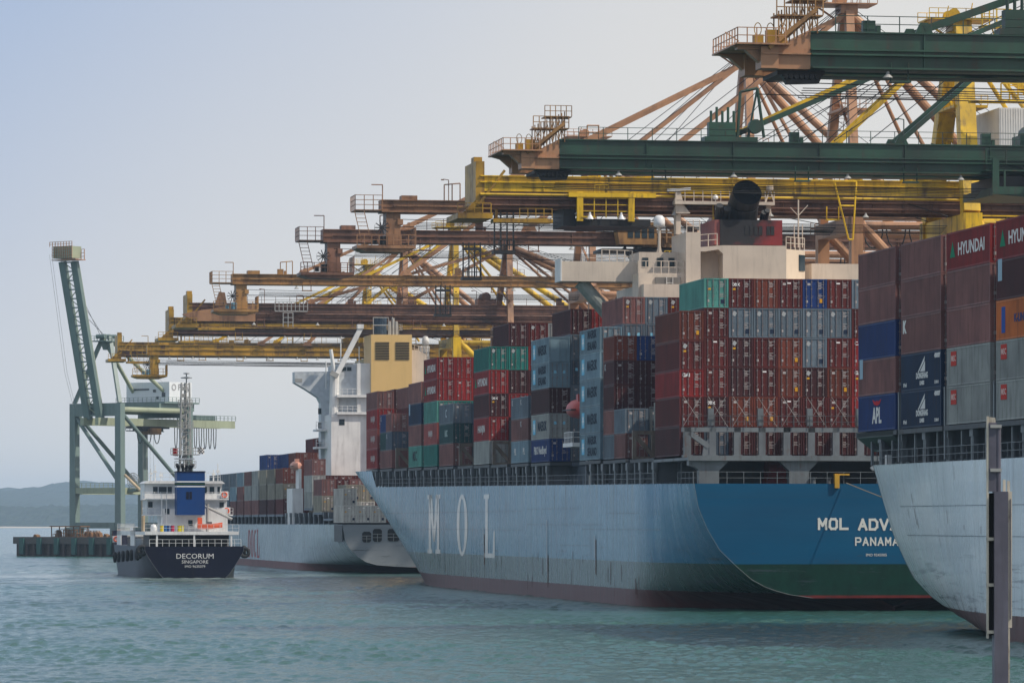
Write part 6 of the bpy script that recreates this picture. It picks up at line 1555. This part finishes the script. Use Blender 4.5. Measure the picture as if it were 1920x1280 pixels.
# hanging cable cages
def cage(o, x, zb_, mat=M['black']):
    g = MB()
    for dx_ in (-1.2, -.4, .4, 1.2): g.box(x+dx_-.09, x+dx_+.09, -2.2, -2.0, zb_-4.6, zb_+.2)
    g.box(x-1.4, x+1.4, -2.6, -1.0, zb_-5.0, zb_-4.6); g.rail((x-1.3, -2.3, zb_-4.5), (x+1.3, -2.3, zb_-4.5), 1.2, .7, .08); g.box(x-1.3, x+1.3, -2.3, -1.8, zb_-.9, zb_-.5)
    g.build('inspection_cage', mat, o)
cage(o5, -L5+(880-583)/13.4, zb5); cage(o4, -L4+(940-690)/14.8, zb4)
c6 = crane('orange-brown single-girder crane, third brown boom down at the left', 417, -14.5, 'mono', zh(537, 740), zh(517, 740), 72, M['orangecr'], M['salmon'], stays=(-47, -30), seed=7)
cage(c6[0], -c6[4]+(840-417)/11.6, c6[2])
c7 = crane('deep brown crane with thick boom nested above the rusty yellow booms', 352, -12.5, 'yellow', zh(606, 822), zh(572, 822), 60, M['brownred'], M['brown'], stays=(-36, -18), seed=8)
g = MB(); L7, zt7, zb7 = c7[4], c7[3], c7[2]
g.prism([(-L7-1.5, zb7+1.2), (-L7+1, zb7), (-L7+12, zb7), (-L7+12, zt7-.1), (-L7+8, zt7-.5), (-L7+1, zt7-1.5)], 'y', -4.2, -3.9); g.prism([(-L7+4.6, zt7-.4), (-L7+6.8, zt7-.3), (-L7+6.4, zt7+1.9), (-L7+5.4, zt7+2.0)], 'y', -4.3, -2.6); g.build('boom_nose', M['brown'], c7[0])
g = MB(); g.box(-L7+15.5, -L7+21.5, -5, -4.3, zb7+1.8, zb7+2.0); g.rail((-L7+15.5, -5, zb7+2), (-L7+21.5, -5, zb7+2), 1.6, .8, .08); g.rail((-L7+17, -5, zb7-1), (-L7+18.8, -5, zb7-1), 2.6, .9, .09, 3); g.build('inspection_cage', M['galv'], c7[0])
c8 = crane('rusty yellow crane with boom tip stepped below the deep brown boom', 318, -10, 'yellow', zh(629, 882), zh(597, 882), 66.5, M['yellowrust'], M['yellow'], stays=(-34, -20), seed=9)
c9 = crane('rusty yellow crane whose boom reaches farthest left and lowest', 222, -10, 'yellow', zh(669, 1010), zh(643, 1010), 66.5, M['yellowrust'], M['yellow'], stays=(-34, -20), seed=10)
c10 = crane('salmon-legged crane farthest back along the berth, behind the lowest yellow boom', 262, -10, 'mono', zh(668, 955), zh(648, 955), 68, M['yellowrust'], M['salmon'], stays=(-30, -20), seed=11)

# ------------------------------------------------------------------ the grey-green crane with its boom raised, on the far wharf
YP = 1170.0
mP = frame(Vector(((182-960)*YP/F, YP, 0)), math.atan2(.8, .6))
pc = thing('gantry_crane', 'grey-green crane with its boom raised, standing on the far wharf at left', 'crane', mP)
zp_ = lambda py: zh(py, YP)
pg, pp_ = M['psagreen'], M['psapale']
for x in (0, 27):
    for y in (-8, 8):
        g = MB(); g.prism([(y-1.15, zp_(988)), (y+.95, zp_(988)), (y+.95, zp_(756)), (y-.95, zp_(756))], 'x', x-.9, x+.9); g.build('leg', pg, pc)
        g = MB(); g.box(x-1, x+1, y-2.6, y+2.6, 5.0, zp_(988)-.02); g.build('bogie', pg, pc)
    g = MB(); g.box(x-.85, x+.85, -6.8, 6.8, zp_(990), zp_(979)); g.build('sill_beam', pg, pc)
    g = MB(); g.box(x-.85, x+.85, -7, 7, zp_(780), zp_(756)); g.build('cross_beam', pg, pc)
    g = MB(); g.box(x-.8, x+.8, -7, 7, zp_(925), zp_(914)); g.rail((x, -7, zp_(914)), (x, 7, zp_(914)), 1.2, 1.6, .07); g.build('portal_tie', pp_, pc)
for y in (-8, 8):
    g = MB(); g.box(.9, 26.1, y-.7, y+.7, zp_(926), zp_(914)); g.build('portal_beam', pp_, pc)
    g = MB(); g.tube((.8, y, zp_(768)), (26.2, y, zp_(768)), .75, 10); g.build('top_tie', pp_, pc)
    g = MB(); g.tube((.9, y, zp_(775)), (26.2, y, zp_(915)), .55, 10); g.build('brace_pipe', pg, pc)
    g = MB(); g.bar((0, y, zp_(756)), (3.6, y*.16, zp_(632)), 1.0, 1.0); g.build('mast_leg', pg, pc)
    g = MB(); g.tube((3.9, y*.14, zp_(636)), (24, y*.8, zp_(752)), .52, 10); g.build('backstay_pipe', pp_, pc)
g = MB(); g.tube((0, 7.2, zp_(783)), (0, -7.2, zp_(900)), .55, 10); g.build('brace_pipe', pg, pc)
g = MB(); g.prism([(-1.6, zp_(640)), (-.6, zp_(655)), (.6, zp_(655)), (1.6, zp_(640))], 'x', 3, 5); g.box(.6, 7.5, -2.6, 2.6, zp_(640), zp_(638)); g.rail((.6, 2.6, zp_(638)), (7.5, 2.6, zp_(638)), 1.3, 1.2, .08); g.rail((.6, -2.6, zp_(638)), (7.5, -2.6, zp_(638)), 1.3, 1.2, .08)
for x in (1.6, 3.4, 5.6): g.tube((x, -1.5, zp_(630)), (x, 1.5, zp_(630)), .6, 10)
g.build('apex_head', pg, pc)
th = R(76.5); bx = lambda d: -1.2 - d*math.cos(th); bz = lambda d: zp_(786) + d*math.sin(th)
bl = 44.0
for y, m_ in ((2.1, pg), (-2.1, pg)):
    g = MB(); g.bar((bx(0), y, bz(0)), (bx(bl-2), y, bz(bl-2)), 1.0, 2.1, (0, 1, 0)); g.build('boom_girder', m_, pc)
    g = MB(); g.bar((bx(0)+1.2, y, bz(0)), (bx(bl-3)+1.0, y, bz(bl-3)), 1.3, .18, (0, 1, 0)); g.build('boom_walkway', pp_, pc)
for k in range(19):
    d = 2.4*k+1
    g = MB(); g.bar((bx(d), -1.6, bz(d)), (bx(d), 1.6, bz(d)), .35); g.build('boom_cross_tie', pg, pc)
g = MB()
for k in range(18):
    d = 2.4*k+1; g.bar((bx(d), -1.6*(-1)**k, bz(d)), (bx(d+2.4), 1.6*(-1)**k, bz(d+2.4)), .2)
g.build('boom_lacing', pp_, pc)
g = MB(); X0, Z0 = bx(bl), bz(bl)
g.box(X0-2.2, X0+1.4, -3.6, 3.0, Z0-1.2, Z0+1.9); g.build('boom_tip_frame', pp_, pc)
g = MB(); g.rail((X0-2.4, -3.8, Z0+1.9), (X0-2.4, 4.0, Z0+1.9), 1.2, 1.0, .09); g.rail((X0+1.5, -4.6, Z0-1.6), (X0+1.5, 3.2, Z0-1.6), 2.8, 1.2, .10, 3); g.rail((X0-2.3, -3.7, Z0-1.2), (X0-2.3, 3.2, Z0-1.2), 3.1, .8, .09, 4); g.box(X0-2.4, X0+1.6, -5, 3.4, Z0-1.7, Z0-1.5)
g.build('boom_tip_railing', M['salmon'], pc)
for y, x_ in ((4.6, -4.0), (5.4, -4.0)):
    g = MB(); g.path([(bx(bl)-1, y, bz(bl)), (-6, y+.5, zp_(700)), (-2.5, y+.6, zp_(765))], .05, 4); g.build('boom_hoist_rope', M['galv'], pc)
for k, y in enumerate((-1, 0, 1)):
    g = MB(); g.tube((3, y, zp_(634)), (bx(28+5*k)+1.5, y, bz(28+5*k)), .07, 4); g.build('boom_hoist_rope', M['black'], pc)
    g = MB(); g.tube((5, y, zp_(634)), (24, y*2, zp_(713)), .05, 4); g.build('boom_hoist_rope', M['galv'], pc)
for y in (-2.6, 2.6):
    g = MB(); g.box(-3, 52, y-.6, y+.6, zp_(797), zp_(783)); g.build('main_girder', pp_, pc)
g = MB(); g.rail((28, 3.4, zp_(783)), (52, 3.4, zp_(783)), 1.3, 1.6, .08); g.rail((28, -3.4, zp_(783)), (52, -3.4, zp_(783)), 1.3, 1.6, .08); g.box(36, 44, -3, 3, zp_(783), zp_(774)); g.build('girder_railing', pg, pc)
g = MB(); g.box(17, 31, -8.6, 8.6, zp_(754), zp_(751)); g.rail((17, -8.6, zp_(751)), (31, -8.6, zp_(751)), 1.2, 1.5, .07); g.rail((17, -8.6, zp_(751)), (17, 8.6, zp_(751)), 1.2, 1.5, .07); g.box(16, 30, -7.6, 7.6, zp_(768), zp_(754.1)); g.build('house_platform', pg, pc)
g = MB(); g.box(20, 29, -7.6, 7.6, zp_(751), zp_(713)); hs_ = g.build('machinery_house', paint('pale_house_cladding', (.72, .76, .80), .5, .03, .05, .1), pc)
letter(hs_, 'PSA', Matrix(((1, 0, 0, 25.6), (0, 0, -1, -7.66), (0, 1, 0, zp_(723)), (0, 0, 0, 1))), 2.3, (.25, .25, .27), 1.15, .02)
g = MB()
for k in range(12):
    a0, a1 = R(k*30), R((k+1)*30); g.add([(21.8+.9*math.cos(a), -7.66, zp_(723)+.9*math.sin(a)) for a in (a0, a1)] + [(21.8+.6*math.cos(a), -7.66, zp_(723)+.6*math.sin(a)) for a in (a1, a0)], [(0, 1, 2, 3)])
g.build('emblem', M['flat'], hs_).color = (.3, .3, .32, 1)
for y, w_, z0, z1 in ((2.5, 3.0, 728, 725), (-2.4, .5, 732, 727), (-5.6, .6, 741, 733), (-3.5, .4, 745, 740)):
    g = MB(); g.box(19.9, 19.98, y-w_, y+w_, zp_(z0), zp_(z1)); g.build('window', M['glass'], hs_)
g = MB(); g.box(9.0, 13.4, -1.7, 1.7, zp_(812), zp_(800)); g.build('operator_cab', M['orangecr'], pc, mtx=Matrix.Translation((9, -1, 0)))
g = MB(); g.box(14, 26, -2.4, 2.4, zp_(801), zp_(797.5)); g.box(16, 24, -1.8, 1.8, zp_(806), zp_(801)); g.build('trolley', M['black'], pc)
for k in range(12):       # festoon loops of cable
    x = 29+2.0*k if k > 2 else 20.5+3.4*k; w_ = .55 if k > 2 else 1.2; dp = 6.6 if k > 2 else 5.5
    g = MB(); g.path([(x + w_*math.sin(math.pi*(j/10-.5)), 3.2, zp_(789) - dp*math.sin(math.pi*j/10)**.6) for j in range(11)], .12, 5); g.build('festoon_cable', M['black'], pc)
g = MB(); g.box(15, 30, 3, 3.4, zp_(806), zp_(804)); g.rail((15, 3.4, zp_(804)), (30, 3.4, zp_(804)), 1.1, 1.6, .07); g.build('service_walkway', pg, pc)
g = MB()
for k in range(20):
    a = 2*math.pi*k/20; g.bar((3.2, -9.8+.4*math.cos(a), zp_(901)+.4*math.sin(a)), (3.2, -9.8+2.0*math.cos(a), zp_(901)+2.0*math.sin(a)), .10)
for rr in (2.05, 1.4): g.path([(3.2, -9.8+rr*math.cos(2*math.pi*k/24), zp_(901)+rr*math.sin(2*math.pi*k/24)) for k in range(25)], .09, 4)
g.tube((2.9, -9.8, zp_(901)), (3.6, -9.8, zp_(901)), .5, 10); g.build('cable_reel', M['galv'], pc)
g = MB(); g.prism([(-12.6, zp_(916)), (-7, zp_(916)), (-7.4, zp_(923)), (-10.5, zp_(922))], 'x', 2.2, 4.5); g.build('reel_bracket', pg, pc)
for k in range(4):
    g = MB(); g.tube((17+1.4*k, -1, zp_(806)), (17+1.4*k, -1, zp_(1000)), .05, 4); g.build('hoist_rope', M['galv'], pc)
# wharf with fender panels and clutter
mWh = frame(Vector(((22-960)*1160/F, 1163, 0)), math.atan2(-.6, .8))
wf = thing('wharf', 'low dark wharf with green fender panels under the raised-boom crane', 'wharf', mWh)
M['pile'] = plain('wharf_pile', (.075, .055, .05), .85)
g = MB(); g.prism([(0, 0), (0, 70), (190, 70), (190, 0)], 'z', 3.2, 5.0); g.build('deck_slab', plain('dark_wharf_concrete', (.10, .09, .085), .9), wf)
g = MB(); g.box(.5, 190, .8, 69, -2, 3.18); g.build('wharf_wall', plain('stained_wharf_wall', (.060, .047, .042), .9), wf)
for k in range(13):
    x = 2+2.6*k
    g = MB(); g.tube((x, .35, -2), (x, .35, 3.1), .42, 8); g.build('pile', M['pile'], wf)
for k in range(7):
    x = 3.5+6.1*k
    g = MB(); g.box(x-.7, x+.7, -.7, -.05, .5, 4.7); g.build('fender_panel', M['fendergreen'], wf)
rr = random.Random(4)
CLUT = [3+26*((k*.618) % 1) for k in range(26)]
ORD2 = lambda n: ORD[n] if n < 20 else 'twenty-' + ORD[n-20]
for k in range(26):      # clutter: scaffold frames and timber
    x = CLUT[k]; y = 3+rr.random()*12; h = .5+rr.random()*1.6; w_ = .8+rr.random()*1.6
    g = MB()
    if k % 3: 
        g.box(-w_/2, w_/2, -.6, .6, 0, .12); 
        for q in (-1, 1): g.bar((q*w_/2, -.5, 0), (q*w_/2, -.5, h), .12); g.bar((q*w_/2, .5, 0), (q*w_/2, .5, h), .12)
        g.box(-w_/2, w_/2, -.6, .6, h, h+.15)
    else: g.prism([(-w_/2, 0), (w_/2, 0), (w_/3, h*.7), (-w_/4, h)], 'y', -.7, .7)
    o = g.build('timber_stack' if k % 3 == 0 else 'scaffold_frame', M['debris'], None, mtx=mWh @ Matrix.Translation((x, y, 5.0)))
    kk = sorted(range(26), key=lambda q: CLUT[q]).index(k); tag(o, f"rust-brown {'scaffold frame' if k % 3 else 'timber heap'}, {ORD2(kk)} piece of clutter from the left on the far wharf", 'scaffold' if k % 3 else 'timber', 'clutter on the far wharf')
g = MB()
for x in (0, 5, 10): g.bar((x, 0, 0), (x, 0, 2.6), .2); g.bar((x, 3, 0), (x, 3, 2.6), .2)
g.box(-.4, 10.4, -.4, 3.4, 2.6, 2.85)
tag(g.build('canopy', M['debris'], None, mtx=mWh @ Matrix.Translation((9, 5, 5.0))), 'flat brown canopy frame standing on the far wharf at left', 'canopy')

# ------------------------------------------------------------------ steel pile in the right foreground
Yq = 100.0
def qx(px): return (px-960)*Yq/F
mQ = Matrix.Translation((qx(1877), Yq, 0))
pl = thing('mooring_pile', 'tall mauve-grey steel pile with pale edges in the right foreground', 'pile', mQ)
def q0(px): return qx(px)-qx(1877)
zq = lambda py: zh(py, Yq)
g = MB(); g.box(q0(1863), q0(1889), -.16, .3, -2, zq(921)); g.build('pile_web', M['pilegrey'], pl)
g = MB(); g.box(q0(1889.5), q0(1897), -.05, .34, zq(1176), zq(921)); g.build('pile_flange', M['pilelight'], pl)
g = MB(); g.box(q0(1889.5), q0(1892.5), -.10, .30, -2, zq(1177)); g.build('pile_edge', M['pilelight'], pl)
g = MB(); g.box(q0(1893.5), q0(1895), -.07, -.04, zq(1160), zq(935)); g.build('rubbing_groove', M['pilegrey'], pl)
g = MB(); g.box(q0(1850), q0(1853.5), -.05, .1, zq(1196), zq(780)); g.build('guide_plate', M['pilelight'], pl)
g = MB(); g.box(q0(1853.5), q0(1864), .02, .28, zq(1190), zq(924)); g.build('guide_recess', M['dark'], pl)
for py in (1010, 1096, 1184):
    g = MB(); g.box(q0(1850), q0(1864), -.08, .05, zq(py+3), zq(py-3)); g.build('cleat_bar', M['pilelight'], pl)
g = MB(); g.box(q0(1853.5), q0(1868), -.06, .12, zq(921), zq(792)); g.build('upper_column', M['pilegrey'], pl)
g = MB(); g.tube((q0(1872), -.02, zq(921)), (q0(1872), -.02, zq(797)), .055, 10); g.build('riser_pipe', M['pilegrey'], pl)
for py in (881, 799):
    g = MB(); g.box(q0(1856), q0(1877), -.12, .02, zq(py+3), zq(py-3)); g.build('pipe_clamp', M['galv'], pl)
g = MB(); g.prism([(q0(1851), zq(781)), (q0(1866), zq(783)), (q0(1867), zq(797)), (q0(1851), zq(797))], 'y', -.04, .1); g.build('head_plate', M['pilelight'], pl)
for px, py in ((1874, 903), (1883, 899), (1891, 901)):
    g = MB(); g.box(q0(px)-.03, q0(px)+.03, -.02, .05, zq(921), zq(py)); g.build('lug', M['pilelight'], pl)
# boxes buried inside the stacks, out of sight: kept as plain filling so that nothing hangs in the air
g = MB()
for mt_, L_, H_ in HID:
    b_ = MB().box(-W/2, W/2, 0, L_, 0, H_); g.add([mt_ @ Vector(v) for v in b_.v], b_.f)
if HID:
    tag(g.build('stacked_containers', paint('hidden_container_paint', (.10, .03, .03), .5, .2)), 'containers buried inside the deck stacks of the three container ships', 'containers', kind='stuff')
bpy.context.view_layer.update()
